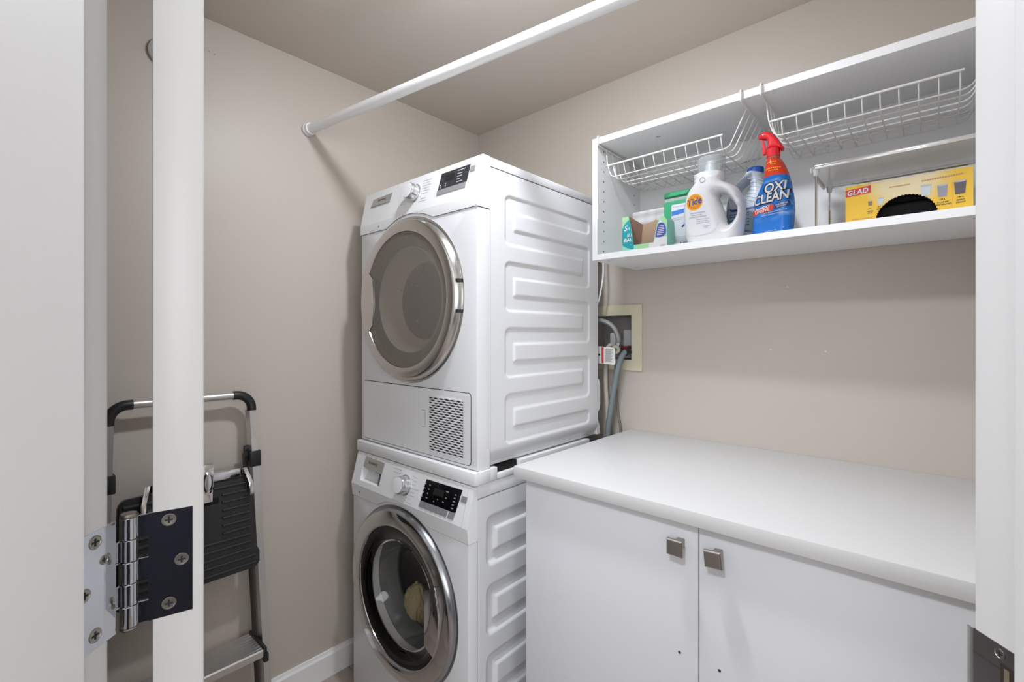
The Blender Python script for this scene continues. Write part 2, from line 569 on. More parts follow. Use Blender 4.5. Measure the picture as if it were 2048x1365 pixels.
def bar(bm, x0, x1, z0, z1, fn):
    vs = [bm.verts.new(fn(u, v)) for u, v in ((x0, z0), (x1, z0), (x1, z1), (x0, z1))]
    bm.faces.new(vs)
    return bm

# ------------------------------------------------------------------ room shell
XL, YB, XR, ZC = -1.664, 1.60, 0.142, 2.229
b = BM()
plan(b, [(-2.2, -2.2), (1.9, -2.2), (1.9, 1.8), (-2.2, 1.8)], -0.06, -0.008)
floor = struct('floor', b, PLANK2)
row = 0
y = 0.02
while y < YB - 0.01:
    x = XL - 0.0 - (0.5 if row % 2 else 0.0)
    while x < XR:
        x0, x1 = max(x, XL), min(x + 0.9, XR + 0.2)
        if x1 - x0 > 0.05:
            b = BM(); box(b, x0 + 0.0008, x1 - 0.0008, y + 0.0008, min(y + 0.127, YB) - 0.0008, -0.0078, 0.0, 0.0012, 1)
            struct('plank', b, PLANK1 if (row + int(x * 3)) % 3 else PLANK2, floor)
        x += 0.9
    y += 0.127; row += 1

b = BM(); box(b, XL - 0.1, XL, -0.1, YB + 0.1, 0, 2.5)
wall_left = struct('wall_left', b, WALL)
# small chips in the paint of the left wall
for (yy, zz, r) in ((1.300, 1.872, 0.0035), (1.318, 1.868, 0.0015), (1.352, 1.862, 0.005), (1.372, 1.857, 0.002), (1.385, 1.852, 0.0025), (1.44, 1.84, 0.0025), (0.452, 2.13, 0.002), (0.467, 2.128, 0.0018)):
    b = BM(); lathe(b, [(0, 0.0006), (r, 0.0004), (r * 1.3, -0.0005)], (XL, yy, zz), (1, 0, 0), 7)
    for v in b.verts: v.co.z += random.uniform(-.4, .4) * r
    struct('paint_chip', b, INKG, wall_left, True)

# back wall with the recess of the washing machine outlet box
BX0, BX1, BZ0, BZ1 = -1.010, -0.8395, 1.162, 1.3285
b = BM()
box(b, XL - 0.1, BX0, YB, YB + 0.12, 0, 2.5); box(b, BX1, XR + 0.1, YB, YB + 0.12, 0, 2.5)
box(b, BX0, BX1, YB, YB + 0.12, 0, BZ0); box(b, BX0, BX1, YB, YB + 0.12, BZ1, 2.5)
wall_back = struct('wall_back', b, WALL)
for (xx, zz) in ((-0.375, 1.212), (-0.2335, 1.209), (-0.33, 1.4)):
    b = BM(); lathe(b, [(0, 0.0006), (0.0022, 0.0004), (0.003, -0.0005)], (xx, YB, zz), (0, -1, 0), 8)
    struct('filled_nail_hole', b, HALLW, wall_back, True)

b = BM(); box(b, XR, XR + 0.1, 0.60, YB + 0.1, 0, 2.5)
struct('wall_right', b, WALL)
b = BM(); plan(b, [(XL - 0.1, -0.09), (-0.70, -0.09), (-0.612, 0.0217), (XL - 0.1, 0.0217)], 0, 2.5)
struct('wall_front', b, WALL)
b = BM(); plan(b, [(XL - 0.1, 0), (-0.612, 0.0217), (0.084, 0.624), (XR + 0.1, 0.66), (XR + 0.1, YB + 0.1), (XL - 0.1, YB + 0.1)], ZC, ZC + 0.12)
struct('ceiling', b, CEIL)

# baseboard of the left wall with a small step at its top
b = BM()
prism(b, [(XL, 0), (XL + 0.013, 0), (XL + 0.013, 0.079), (XL + 0.010, 0.083), (XL + 0.0075, 0.085), (XL + 0.0055, 0.093), (XL, 0.094)], 0.03, YB, lambda u, v, w: (u, w, v))
struct('baseboard_left', b, BASEB, smooth=True)
b = BM(); box(b, XL + 0.014, -0.84, YB - 0.012, YB, 0, 0.094, 0.002)
struct('baseboard_back', b, BASEB)

# doorway in the diagonal wall
def bevel_poly(poly, ks, r=0.0025):
    out = []
    n = len(poly)
    for i, p in enumerate(poly):
        if i in ks:
            P = Vector(p); A = Vector(poly[i - 1]) - P; B = Vector(poly[(i + 1) % n]) - P
            out += [tuple(P + A.normalized() * r), tuple(P + (A.normalized() + B.normalized()) * r * 0.3), tuple(P + B.normalized() * r)]
        else: out.append(p)
    return out
LJ = bevel_poly([(-0.353, 0.27), (-0.353, 0.3886), (-0.3655, 0.3886), (-0.3655, 0.4257), (-0.44, 0.4257), (-0.44, 0.27)], {1, 3}, 0.0018)
b = BM(); planD(b, LJ, 0, 2.06)
struct('trim_1', b, TRIM, smooth=True, label='white door jamb with stop at the left edge of the picture')
RJ = bevel_poly([(0.388, 0.27), (0.388, 0.3647), (0.400, 0.3647), (0.400, 0.4074), (0.48, 0.4074), (0.48, 0.27)], {1, 3}, 0.0028)
b = BM(); planD(b, RJ, 0, 2.06)
struct('trim_2', b, TRIM, smooth=True, label='white door jamb with strike plate at the right edge of the picture')
b = BM(); planD(b, [(-0.44, 0.27), (-0.44, 0.4257), (0.48, 0.4074), (0.48, 0.27)], 2.06, 2.5)
struct('trim_3', b, TRIM, label='white head of the doorway above the frame')
b = BM(); planD(b, [(-1.7, 0.29), (-1.7, 0.40), (-0.44, 0.40), (-0.44, 0.29)], 0, 2.5)
struct('wall_hall_left', b, HALLW)
b = BM(); planD(b, [(0.48, 0.29), (0.48, 0.4074), (1.7, 0.40), (1.7, 0.29)], 0, 2.5)
struct('wall_hall_right', b, HALLW)
# the hall behind the camera
b = BM(); planD(b, [(-1.7, -1.6), (-1.7, -1.5), (1.7, -1.5), (1.7, -1.6)], 0, 2.5)
struct('wall_hall_back', b, HALLW)
PANE = mat('fill light pane', '#ffffff', emit='#f2f7ff', estr=0.6)  # made-up windows with glowing panes, added to fill the room from the front
for n_, (l0, l1) in enumerate(((-1.25, -0.05), (0.40, 1.40))):
    b = BM()
    for q0, q1 in ((l0 - 0.07, l0), (l1, l1 + 0.07)): planD(b, [(q0, -1.5), (q1, -1.5), (q1, -1.455), (q0, -1.455)], 0.93, 2.17)
    for z0 in (0.93, 2.1): planD(b, [(l0, -1.5), (l1, -1.5), (l1, -1.455), (l0, -1.455)], z0, z0 + 0.07)
    win = struct('window_%d' % (n_ + 1), b, TRIM, label=('left', 'right')[n_] + ' hall window added behind the camera as fill light')
    b = BM(); planD(b, [(l0, -1.49), (l1, -1.49), (l1, -1.486), (l0, -1.486)], 1.0, 2.1); link('pane', b, PANE, win)
b = BM(); planD(b, [(-1.7, -1.6), (-1.6, -1.6), (-1.6, 0.4), (-1.7, 0.4)], 0, 2.5)
struct('wall_hall_side', b, HALLW)
b = BM(); planD(b, [(1.6, -1.6), (1.7, -1.6), (1.7, 0.4), (1.6, 0.4)], 0, 2.5)
struct('wall_hall_end', b, HALLW)
b = BM(); planD(b, [(-1.7, -1.6), (1.7, -1.6), (1.7, 0.42), (-1.7, 0.42)], 2.5, 2.6)
struct('ceiling_hall', b, HALLW)
sb = thing('reflection_sideboard', 'unseen dark navy sideboard behind the camera, added for a dark reflection in the hinge', 'sideboard', (*dw(0.75, -1.3), 0))  # unseen sideboard, added so the hinge leaf mirrors something dark
b = BM(); planD(b, [(0.05, -1.49), (1.50, -1.49), (1.50, -1.12), (0.05, -1.12)], 0.02, 0.84); link('carcass', b, NAVY, sb, False)
for l0, l1 in ((0.06, 0.53), (0.54, 1.01), (1.02, 1.49)):
    b = BM(); planD(b, [(l0, -1.12), (l1, -1.12), (l1, -1.105), (l0, -1.105)], 0.06, 0.81); dd_ = link('cabinet_door', b, NAVY, sb, False)
    b = BM(); lathe(b, [(0, 0.024), (0.012, 0.022), (0.013, 0.014), (0.006, 0.008), (0.006, 0)], (*dw(l1 - 0.05, -1.105), 0.62), (-SY, CY, 0), 14); link('knob', b, NICKEL, dd_)

# the open door, seen edge on
PN = Vector((-0.3481, 0.4551)); EU = Vector((0.8290, 0.5592)).normalized(); DU = Vector((-0.5592, 0.8290)).normalized()
TH = 0.0416
def dd(s, t): return tuple(PN + EU * s + DU * t)
DP = bevel_poly([dd(0, 0), dd(0, 0.76), dd(TH, 0.76), dd(TH, 0)], {0, 3}, 0.002)
b = BM(); planD(b, DP, 0.008, 2.045)
door1 = struct('door_1', b, TRIM, smooth=True, label='white room door standing open, seen edge on')

# ------------------------------------------------------------------ lamps
t = thing('ceiling_light', 'round flush ceiling light with a lit glass dome above the stacked machines', 'lamp', (ROOM_LAMP_POS[0], ROOM_LAMP_POS[1], ZC))
b = BM(); lathe(b, [(0, 0), (0.070, 0), (0.072, -0.006), (0.066, -0.014), (0.0, -0.014)], (ROOM_LAMP_POS[0], ROOM_LAMP_POS[1], ZC), n=40)
link('lamp_base', b, ENAMP, t)
b = BM(); lathe(b, [(0.056 * math.sin(a), -0.014 - 0.020 * math.cos(a)) for a in [PI / 2 * (1 - k / 10) for k in range(10)]] + [(0, -0.034)], (ROOM_LAMP_POS[0], ROOM_LAMP_POS[1], ZC), n=40)
link('glass_dome', b, BULB, t)
for i, (p, st) in enumerate(HALL_LAMPS):
    t = thing('hall_ceiling_light', ('broad flush ceiling light of the hall behind the camera', 'second flush ceiling light of the hall, right of the doorway')[i], 'lamp', (p[0], p[1], 2.5))
    b = BM(); lathe(b, [(0, 0), (0.16, 0), (0.165, -0.03), (0.15, -0.05), (0.0, -0.05)], (p[0], p[1], 2.5), n=32)
    link('lamp_base', b, ENAMP, t)
    m = mat('hall lamp glass', '#ffffff', emit='#eff5ff', estr=st)
    b = BM(); lathe(b, [(0.145, -0.05), (0.13, -0.085), (0.09, -0.11), (0.0, -0.12)], (p[0], p[1], 2.5), n=32)
    link('lamp_glass', b, m, t)

# ------------------------------------------------------------------ machines
MX0, MX1 = -1.520, -0.925

def plate_with_hole(bm, x0, x1, z0, z1, yf, yb, cx, cz, r, bev=0.006, n=72):
    angs = [2 * PI * i / n for i in range(n)]
    for X, Z in ((x0, z0), (x1, z0), (x1, z1), (x0, z1)):
        a = math.atan2(Z - cz, X - cx) % (2 * PI)
        k = min(range(n), key=lambda i: abs((angs[i] - a + PI) % (2 * PI) - PI)); angs[k] = a
    def rect(a, e):
        c, s = math.cos(a), math.sin(a)
        X0, X1, Z0, Z1 = x0 + e, x1 - e, z0 + e, z1 - e
        ts = []
        if c > 1e-9: ts.append((X1 - cx) / c)
        if c < -1e-9: ts.append((X0 - cx) / c)
        if s > 1e-9: ts.append((Z1 - cz) / s)
        if s < -1e-9: ts.append((Z0 - cz) / s)
        t = min(ts); return cx + c * t, cz + s * t
    rings = []
    for kind, e, y in (('c', 0, yb), ('c', 0, yf), ('r', bev, yf), ('r', bev * 0.3, yf + bev * 0.3), ('r', 0, yf + bev), ('r', 0, yb)):
        ring = []
        for a in angs:
            X, Z = (cx + r * math.cos(a), cz + r * math.sin(a)) if kind == 'c' else rect(a, e)
            ring.append(bm.verts.new((X, y, Z)))
        rings.append(ring)
    for A, B in zip(rings, rings[1:]):
        for i in range(n):
            j = (i + 1) % n
            bm.faces.new((A[i], A[j], B[j], B[i]))
    bmesh.ops.recalc_face_normals(bm, faces=bm.faces)
    return bm

def side_panel(x, y0, y1, z0, z1, yl, yr, runs, hw, hwv, depth, soft, step=0.0034, tuck=0.0):
    """pressed steel side: one serpentine channel sunk into the sheet. runs: centre heights from the top"""
    segs = []
    for i, z in enumerate(runs):
        segs.append(((yl, z), (yr, z), hw))
    for i in range(len(runs) - 1):
        yy = yl if i % 2 == 0 else yr
        segs.append(((yy, runs[i]), (yy, runs[i + 1]), hwv))
    ny, nz = int((y1 - y0) / step), int((z1 - z0) / step)
    bm = BM(); G = []
    for j in range(nz + 1):
        z = z0 + (z1 - z0) * j / nz
        near = [s for s in segs if min(s[0][1], s[1][1]) - 0.07 < z < max(s[0][1], s[1][1]) + 0.07]
        rowv = []
        for i in range(ny + 1):
            y = y0 + (y1 - y0) * i / ny
            d = 1.0
            for a, c, w in near:
                d = min(d, seg_d(y, z, a, c) - w)
            d = max(d, y - (yr + hwv), (yl - hwv) - y)
            k = min(1, max(0, -d / soft)); k = k * k * (3 - 2 * k)
            dx = depth * k
            if tuck > 0 and z < z0 + 0.05:
                q = 1 - (z - z0) / 0.05; dx += tuck * q * q
            rowv.append(bm.verts.new((x - dx, y, z)))
        G.append(rowv)
    for j in range(nz):
        for i in range(ny):
            bm.faces.new((G[j][i], G[j][i + 1], G[j + 1][i + 1], G[j + 1][i]))
    # return edges
    back = [[bm.verts.new((x - 0.03, v.co.y, v.co.z)) for v in side] for side in ([r[0] for r in G], [r[-1] for r in G])]
    for side, bk in zip(([r[0] for r in G], [r[-1] for r in G]), back):
        for j in range(nz): bm.faces.new((side[j], side[j + 1], bk[j + 1], bk[j]))
    tp = [bm.verts.new((x - 0.03, v.co.y, v.co.z)) for v in G[-1]]
    for i in range(ny): bm.faces.new((G[-1][i], G[-1][i + 1], tp[i + 1], tp[i]))
    bmesh.ops.recalc_face_normals(bm, faces=bm.faces)
    return bm

def fascia_mesh(x0, x1, zb, zt, yprof, yback, xbreaks=(), zbreaks=(), pockets=()):
    """control panel: columns of quads, its lower edge zb(x); pockets are (x0,x1,z0,z1,depth)"""
    xs = sorted(set([x0, x1] + list(xbreaks) + [p[0] for p in pockets] + [p[1] for p in pockets]))
    bm = BM(); cols = []
    zlist = sorted(set(list(zbreaks) + [zt] + [p[2] for p in pockets] + [p[3] for p in pockets]))
    for x in xs:
        zz = [zb(x)] + [max(z, zb(x) + 1e-4 * (i + 1)) for i, z in enumerate(zlist)]
        cols.append([bm.verts.new((x, yprof(z), z)) for z in zz])
    for i in range(len(xs) - 1):
        xm = (xs[i] + xs[i + 1]) / 2
        for j in range(len(cols[0]) - 1):
            zm = (cols[i][j].co.z + cols[i][j + 1].co.z) / 2
            q = (cols[i][j], cols[i + 1][j], cols[i + 1][j + 1], cols[i][j + 1])
            pk = next((p for p in pockets if p[0] < xm < p[1] and p[2] < zm < p[3]), None)
            if pk is None: bm.faces.new(q)
            else:
                cx, cz = (pk[0] + pk[1]) / 2, (pk[2] + pk[3]) / 2
                inn = [bm.verts.new((v.co.x + (cx - v.co.x) * 0.08, v.co.y + pk[4] * (0.55 if v.co.z < cz else 1), v.co.z + (cz - v.co.z) * 0.12)) for v in q]
                bm.faces.new(inn)
                for k in range(4):
                    l = (k + 1) % 4
                    bm.faces.new((q[k], q[l], inn[l], inn[k]))
    # rim: top, sides, bottom back to yback
    def strip(vs):
        bk = [bm.verts.new((v.co.x, yback, v.co.z)) for v in vs]
        for k in range(len(vs) - 1): bm.faces.new((vs[k], vs[k + 1], bk[k + 1], bk[k]))
    strip([c[-1] for c in cols]); strip([c[0] for c in cols]); strip(cols[0]); strip(cols[-1])
    bmesh.ops.remove_doubles(bm, verts=bm.verts, dist=1e-6)
    bmesh.ops.recalc_face_normals(bm, faces=bm.faces)
    return bm

def ring_lathe(prof, cx, cz, n=96):
    """prof (radius, y) around a y axis through (cx, cz)"""
    return lathe(BM(), [(r, y) for r, y in prof], (cx, 0, cz), (0, 1, 0), n)

def dial(parent, cx, cz, fy, nrm, r=0.0275, h=0.027):
    c = Vector((cx, fy(cz), cz)); a = Vector(nrm).normalized()
    b = lathe(BM(), [(r + 0.002, -0.002), (r + 0.0025, 0.001), (r, 0.003), (r - 0.001, h - 0.004), (r - 0.0025, h - 0.001)], c, a, 40)
    d = link('program_dial', b, BRCHROME_D, parent); d['label'] = 'silver grip of the round dial'
    b = lathe(BM(), [(r - 0.0036, h + 0.0005), (r - 0.006, h + 0.0008), (0, h + 0.0009)], c, a, 40)
    link('dial_cap', b, ENAMP, d)
    b = lathe(BM(), [(r - 0.0036, h + 0.0004), (r - 0.0028, h - 0.0004)], c, a, 40)
    link('cap_edge', b, BUTTON, d)
    b = lathe(BM(), [(r + 0.0005, -0.001), (r + 0.004, -0.001), (r + 0.004, 0.0012), (r + 0.0005, 0.0012)], c, a, 40)
    link('dial_ring', b, CHROME, d)
    u = Vector((0.86, 0, -0.5)); u = (u - a * u.dot(a)).normalized()
    p = c + u * (r - 0.0005)
    b = BM(); tube(b, [p + a * 0.008, p + a * (h - 0.004)], 0.0012, 6)
    link('pointer', b, INKD, d)
BRCHROME_D = mat('pale metal dial', '#d2d3d5', rough=0.22, metal=0.85)

# ---- stacking frame between the machines
kt = thing('stacking_frame', 'white stacking frame joining the dryer on top to the washer below', 'frame', (-1.2225, 1.1, 0.846))
b = BM(); box(b, -1.5265, -0.9185, 0.871, 0.931, 0.8475, 0.8835, 0.003)
link('front_rail', b, ENAMP, kt)
b = BM(); box(b, -0.958, -0.9225, 0.931, 0.962, 0.8475, 0.8825, 0.001); box(b, -0.958, -0.9225, 1.06, 1.44, 0.8475, 0.8825, 0.001); box(b, -0.958, -0.9225, 0.962, 1.06, 0.8475, 0.862, 0.001)
link('side_rail', b, ENAMP, kt)
b = BM(); box(b, -1.5225, -1.487, 0.931, 1.44, 0.8475, 0.8825, 0.001)
link('side_rail', b, ENAMP, kt)
b = BM(); box(b, -0.957, -0.935, 0.964, 1.058, 0.862, 0.882)
link('slot_void', b, DARK, kt)

# ---- dryer
dry = thing('tumble_dryer', 'white front loading tumble dryer stacked on top, with a smoked grey glass door', 'dryer', (-1.2225, 1.18, 0.8845))
DCX, DCZ = -1.237, 1.366
b = BM(); plate_with_hole(b, MX0, MX1, 0.8845, 1.655, 0.885, 0.9345, DCX, DCZ, 0.19)
link('front_panel', b, ENAM, dry)
b = BM(); box(b, MX0 + 0.002, MX1 - 0.014, 0.940, 1.500, 0.8855, 1.7265, 0.003)
bmesh.ops.delete(b, geom=[f for f in b.faces if f.normal.y < -0.9 and f.calc_area() > 0.1], context='FACES_ONLY')
link('cabinet_shell', b, ENAM, dry)
runs = [1.639 - 0.0966 * i for i in range(8)]
b = side_panel(MX1 - 0.0005, 0.9365, 1.500, 0.8855, 1.7265, 1.0195, 1.4225, runs, 0.0265, 0.0235, 0.0042, 0.008, tuck=0.022)
link('side_panel', b, ENAM, dry, ang=60)
b = BM(); box(b, MX0, MX1, 0.9365, 1.502, 1.7285, 1.7560, 0.004)
link('top_cover', b, ENAM, dry)
def fy_d(z): return 0.8832 if z < 1.640 else 0.8832 + (z - 1.640) * 0.205
def zb_d(x):
    R = 0.272
    dx = abs(x - DCX)
    return max(1.609, DCZ + math.sqrt(max(R * R - dx * dx, 0))) if dx < R else 1.609
xb = [DCX + 0.124 * k / 16 for k in range(-16, 17)]
b = fascia_mesh(MX0 - 0.0008, MX1 + 0.0008, zb_d, 1.7555, fy_d, 0.935, xb, (1.640, 1.6405, 1.752))
cp = link('control_panel', b, ENAMP, dry, ang=20)
b = BM()
pv = None
pts = []
for x in [MX0 + 0.001] + xb + [MX1 - 0.001]: pts.append((x, 0.8844, zb_d(x) - 0.0008))
tube(b, pts, 0.0008, 4)
link('panel_gap', b, mat('mid grey gap', '#6a6b6d', rough=0.9), cp)
b = BM(); box(b, MX1 - 0.004, MX1 + 0.0004, 0.8875, 0.9355, 1.6065, 1.6085)
link('panel_gap', b, GAP, cp)
b = BM(); box(b, MX1 - 0.004, MX1 + 0.0002, 0.9345, 0.9365, 0.89, 1.728)
link('seam', b, GROOVE, dry)
b = BM(); box(b, MX1 - 0.02, MX1 - 0.0012, 0.938, 1.498, 1.7262, 1.7287)
link('seam', b, GAP, dry)
def P_d(off=0.0006):
    return lambda x, z: (x, fy_d(z) - off, z)
nrm_d = (0, -1, 0.205)
b = BM(); prism(b, [(-1.4735, 1.7035), (-1.3560, 1.7035), (-1.3490, 1.7320), (-1.4640, 1.7290)], 0.0, 0.0014, lambda u, v, w: (u, fy_d(v) - w, v))
npl = link('name_plate', b, STEELP, cp, False)
b = BM(); letter(b, 'Blomberg', -1.408, 1.7190, 0.0120, P_d(0.0018))
link('lettering', b, INKD, npl)
b = BM(); box(b, -1.4735, -1.3560, 0.0, 0.004, 1.7015, 1.7035)
for v in b.verts: v.co.y = fy_d(v.co.z) - 0.0022 + v.co.y * 0.5
link('plate_ledge', b, GROOVE, npl, False)
dial(cp, -1.222, 1.7020, fy_d, nrm_d)
b = BM(); prism(b, [(-1.1005, 1.6868), (-0.9745, 1.6868), (-0.9685, 1.7368), (-1.0945, 1.7368)], 0.0, 0.0012, lambda u, v, w: (u, fy_d(v) - w, v))
dp = link('display_panel', b, DISPD, cp, False)
b = BM(); patch(b, [(-1.075, 1.7080), (-1.034, 1.7080), (-1.032, 1.7275), (-1.073, 1.7275)], P_d(0.0018), step=0.05)
link('display_window', b, LCD, dp)
b = BM()
for z, w in ((1.7290, 0.036), (1.7195, 0.024), (1.7110, 0.021), (1.7025, 0.013), (1.6945, 0.026)):
    for k in range(int(w / 0.0042)):
        bar(b, -1.0185 + k * 0.0042, -1.0185 + k * 0.0042 + 0.0031, z - 0.0013, z + 0.0013, P_d(0.0018))
for x, z in ((-1.0905, 1.699), (-1.0905, 1.692), (-1.0675, 1.7005), (-1.067, 1.694)):
    bar(b, x - 0.002, x + 0.002, z - 0.0018, z + 0.0018, P_d(0.0018))
stuff(link('display_print', b, INKW, dp, False))
for x0, x1 in ((-1.1030, -1.0770), (-1.0755, -1.0500), (-1.0485, -1.0020), (-1.0005, -0.9770)):
    b = BM(); prism(b, [(x0, 1.6705), (x1, 1.6705), (x1, 1.6860), (x0, 1.6860)], 0.0, 0.0016, lambda u, v, w: (u, fy_d(v) - w, v))
    link('display_button', b, BUTTON, cp, False)
b = BM(); prism(b, [(-0.9665, 1.7135), (-0.9465, 1.7135), (-0.9455, 1.7285), (-0.9655, 1.7285)], 0.0, 0.002, lambda u, v, w: (u, fy_d(v) - w, v))
link('power_button', b, BUTTON, cp, False)
b = BM()
for k in range(9):
    z = 1.7345 - k * 0.0082; x = -1.1800 - 0.0012 * k
    if k == 7: continue
    bar(b, x, x + 0.0022, z - 0.0012, z + 0.0012, P_d())
for k in range(2): bar(b, -1.272 + k * 0.004, -1.2698 + k * 0.004, 1.684 - k * 0.008, 1.686 - k * 0.008, P_d())
stuff(link('dial_print', b, INKD, cp, False))
b = BM()
for k, w in enumerate((0.034, 0.03, 0.036, 0.029, 0.033, 0.028, 0.0, 0.026, 0.03)):
    if w: bar(b, -1.174 - 0.0012 * k, -1.174 - 0.0012 * k + w, 1.7345 - k * 0.0082 - 0.0011, 1.7345 - k * 0.0082 + 0.0011, P_d())
for z in (1.684, 1.677): bar(b, -1.292, -1.275, z - 0.001, z + 0.001, P_d())
stuff(link('dial_print', b, INKP, cp, False))
b = BM(); box(b, -1.301, -1.3002, 0.8825, 0.8835, 1.642, 1.742)
for v in b.verts: v.co.y = fy_d(v.co.z) - 0.0002
link('panel_seam', b, INKL, cp, False)
# drop mark and small words on the lower lip
b = BM(); lathe(b, [(0, 0.0004), (0.004, 0.0003)], (-1.405, 0.8832, 1.6235), (0, -1, 0), 12)
link('round_mark', b, INKG, cp, False)
b = BM()
for k in range(9): bar(b, -1.466 + k * 0.006, -1.462 + k * 0.006, 1.6135, 1.6160, lambda x, z: (x, 0.8827, z))
stuff(link('small_print', b, INKL, cp, False))

# door of the dryer: ring, smoked glass, bowl, handle
b = ring_lathe([(0.262, 0.8865), (0.262, 0.8835), (0.2555, 0.8835), (0.2555, 0.8800), (0.2475, 0.8640), (0.2440, 0.8615), (0.2400, 0.8605), (0.2170, 0.8590), (0.2130, 0.8595), (0.2115, 0.8640)], DCX, DCZ)
dr = link('door', b, BRCHROME, dry, ang=40); dr['label'] = 'round door ring in satin chrome'
b = ring_lathe([(0.2125, 0.8640), (0.2110, 0.8622), (0.190, 0.8612), (0.0, 0.8606)], DCX, DCZ)
link('smoked_glass', b, SMOKE, dr)
b = ring_lathe([(0.2115, 0.8660), (0.205, 0.8780), (0.168, 0.8860)], DCX, DCZ)
link('inner_ring', b, DRUMD, dr)
b = ring_lathe([(0.168, 0.8860), (0.165, 0.8840), (0.161, 0.8900), (0.153, 0.912), (0.143, 0.932), (0.134, 0.944), (0.126, 0.949)], DCX, DCZ)
link('bowl_wall', b, BOWLW, dr)
b = ring_lathe([(0.126, 0.949), (0.10, 0.954), (0.0, 0.957)], DCX, DCZ)
link('bowl_window', b, FROST, dr)
# lint smears on the bowl
b = BM()
for k in range(42):
    a = random.uniform(0, 2 * PI); r = random.uniform(0.07, 0.135) if k % 3 else random.uniform(0.118, 0.135); s = random.uniform(0.0015, 0.006)
    x, z = DCX + r * math.cos(a), DCZ + r * math.sin(a)
    y = 0.951 if r < 0.11 else 0.944
    vs = [b.verts.new((x + s * random.uniform(.5, 1.2) * math.cos(q), y, z + s * random.uniform(.5, 1.2) * math.sin(q))) for q in (0, 1.2, 2.4, 3.6, 5.0)]
    b.faces.new(vs)
o = link('lint', b, clear_mat('pale lint', '#ffffff', clear=0.45, body='#e2ded7', rough=0.9, ior=1.01), dr, False); o['kind'] = 'stuff'
aH = math.radians(27.5)
poly = arc(DCX, DCZ, 0.2150, PI - aH, PI + aH, 12) + [(DCX - 0.168, DCZ - 0.078), (DCX - 0.163, DCZ - 0.04), (DCX - 0.161, DCZ), (DCX - 0.163, DCZ + 0.04), (DCX - 0.168, DCZ + 0.078)]
b = BM(); prism(b, poly, 0.8583, 0.8635, lambda u, v, w: (u, w, v))
link('door_handle', b, BRCHROME, dr)
b = BM(); prism(b, arc(DCX, DCZ, 0.166, PI - 0.46, PI + 0.46, 10) + arc(DCX, DCZ, 0.150, PI + 0.46, PI - 0.46, 10), 0.8622, 0.868, lambda u, v, w: (u, w, v))
link('handle_recess', b, BKGLASS, dr)
for zz in (1.4095, 1.323):
    b = BM(); box(b, -0.9920, -0.9828, 0.8665, 0.8835, zz - 0.0045, zz + 0.0045)
    link('hinge_slot', b, GAP, dr)
b = BM(); lathe(b, [(0.200, 0.0), (0.200, 0.25), (0.0, 0.26)], (DCX, 0.936, DCZ), (0, 1, 0), 40)
link('drum', b, DRUMD, dry)
# kick plate: flap and grille
b = BM(); prism(b, rrect(-1.4985, -0.9475, 0.8945, 1.0965, 0.012), 0.8842, 0.8856, lambda u, v, w: (u, w, v))
link('kick_gap', b, GAP, dry)
for nm, x0, x1 in (('condenser_flap', -1.4965, -1.1816), ('grille_panel', -1.1804, -0.9495)):
    L = nm == 'condenser_flap'
    full = rrect(x0 if L else x0 - 0.03, x1 + 0.03 if L else x1, 0.8965, 1.0945, 0.011)
    poly = [(min(max(u, x0), x1), v) for u, v in full]
    pp = [poly[0]]
    for p in poly[1:]:
        if (p[0] - pp[-1][0]) ** 2 + (p[1] - pp[-1][1]) ** 2 > 1e-10: pp.append(p)
    b = BM(); prism(b, pp, 0.8828, 0.886, lambda u, v, w: (u, w, v))
    k = link(nm, b, ENAMP, dry)
    if not L: grille = k
GX0, GX1, GZ0, GZ1 = -1.1290, -0.9790, 0.9115, 1.0720
b = BM(); box(b, GX0, GX1, 0.8822, 0.8832, GZ0, GZ1)
link('grille_void', b, GRIL, grille)
NS = 22; pitch = (GZ1 - GZ0) / NS
for k in range(NS + 1):
    z = GZ0 + k * pitch; ph = 1 if k % 2 else -1
    b = BM(); N = 24; top, bot = [], []
    for i in range(N + 1):
        u = i / N; x = GX0 - 0.001 + (GX1 - GX0 + 0.002) * u
        dz = ph * 0.0012 * math.cos(2 * PI * 6 * u + PI / 2)
        top.append((x, z + dz + 0.0021)); bot.append((x, z + dz - 0.0021))
    va = [b.verts.new((x, 0.8815, zz)) for x, zz in top]; vb = [b.verts.new((x, 0.8815, zz)) for x, zz in bot]
    vc = [b.verts.new((x, 0.8828, zz)) for x, zz in top]; vd = [b.verts.new((x, 0.8828, zz)) for x, zz in bot]
    for i in range(N):
        b.faces.new((vb[i], vb[i + 1], va[i + 1], va[i])); b.faces.new((va[i], va[i + 1], vc[i + 1], vc[i])); b.faces.new((vb[i], vb[i + 1], vd[i + 1], vd[i]))
    bmesh.ops.recalc_face_normals(b, faces=b.faces)
    link('slat', b, ENAMP, grille)
b = BM()
box(b, -1.1640, -1.1500, 0.8822, 0.883, 1.0265, 1.0280); box(b, -1.1640, -1.1500, 0.8822, 0.883, 0.9760, 0.9772); box(b, -1.1502, -1.1492, 0.8822, 0.883, 0.978, 1.026)
stuff(link('latch_lines', b, GROOVE, grille))
# rear bits seen past the dryer's back edge
b = BM(); prism(b, smooth_path([(1.500, 1.09), (1.512, 1.085), (1.519, 1.05), (1.519, 1.0), (1.514, 0.975), (1.500, 0.965)], 4) if False else [(1.500, 1.095), (1.510, 1.09), (1.517, 1.075), (1.519, 1.05), (1.519, 1.0), (1.515, 0.98), (1.500, 0.968)], -1.1, -0.927, lambda u, v, w: (w, u, v))
link('rear_cover', b, ENAMP, dry)
b = BM(); prism(b, [(1.500, 0.945), (1.507, 0.945), (1.520, 0.915), (1.524, 0.887), (1.500, 0.887)], -1.1, -0.930, lambda u, v, w: (w, u, v))
link('rear_foot_bracket', b, ENAMP, dry)

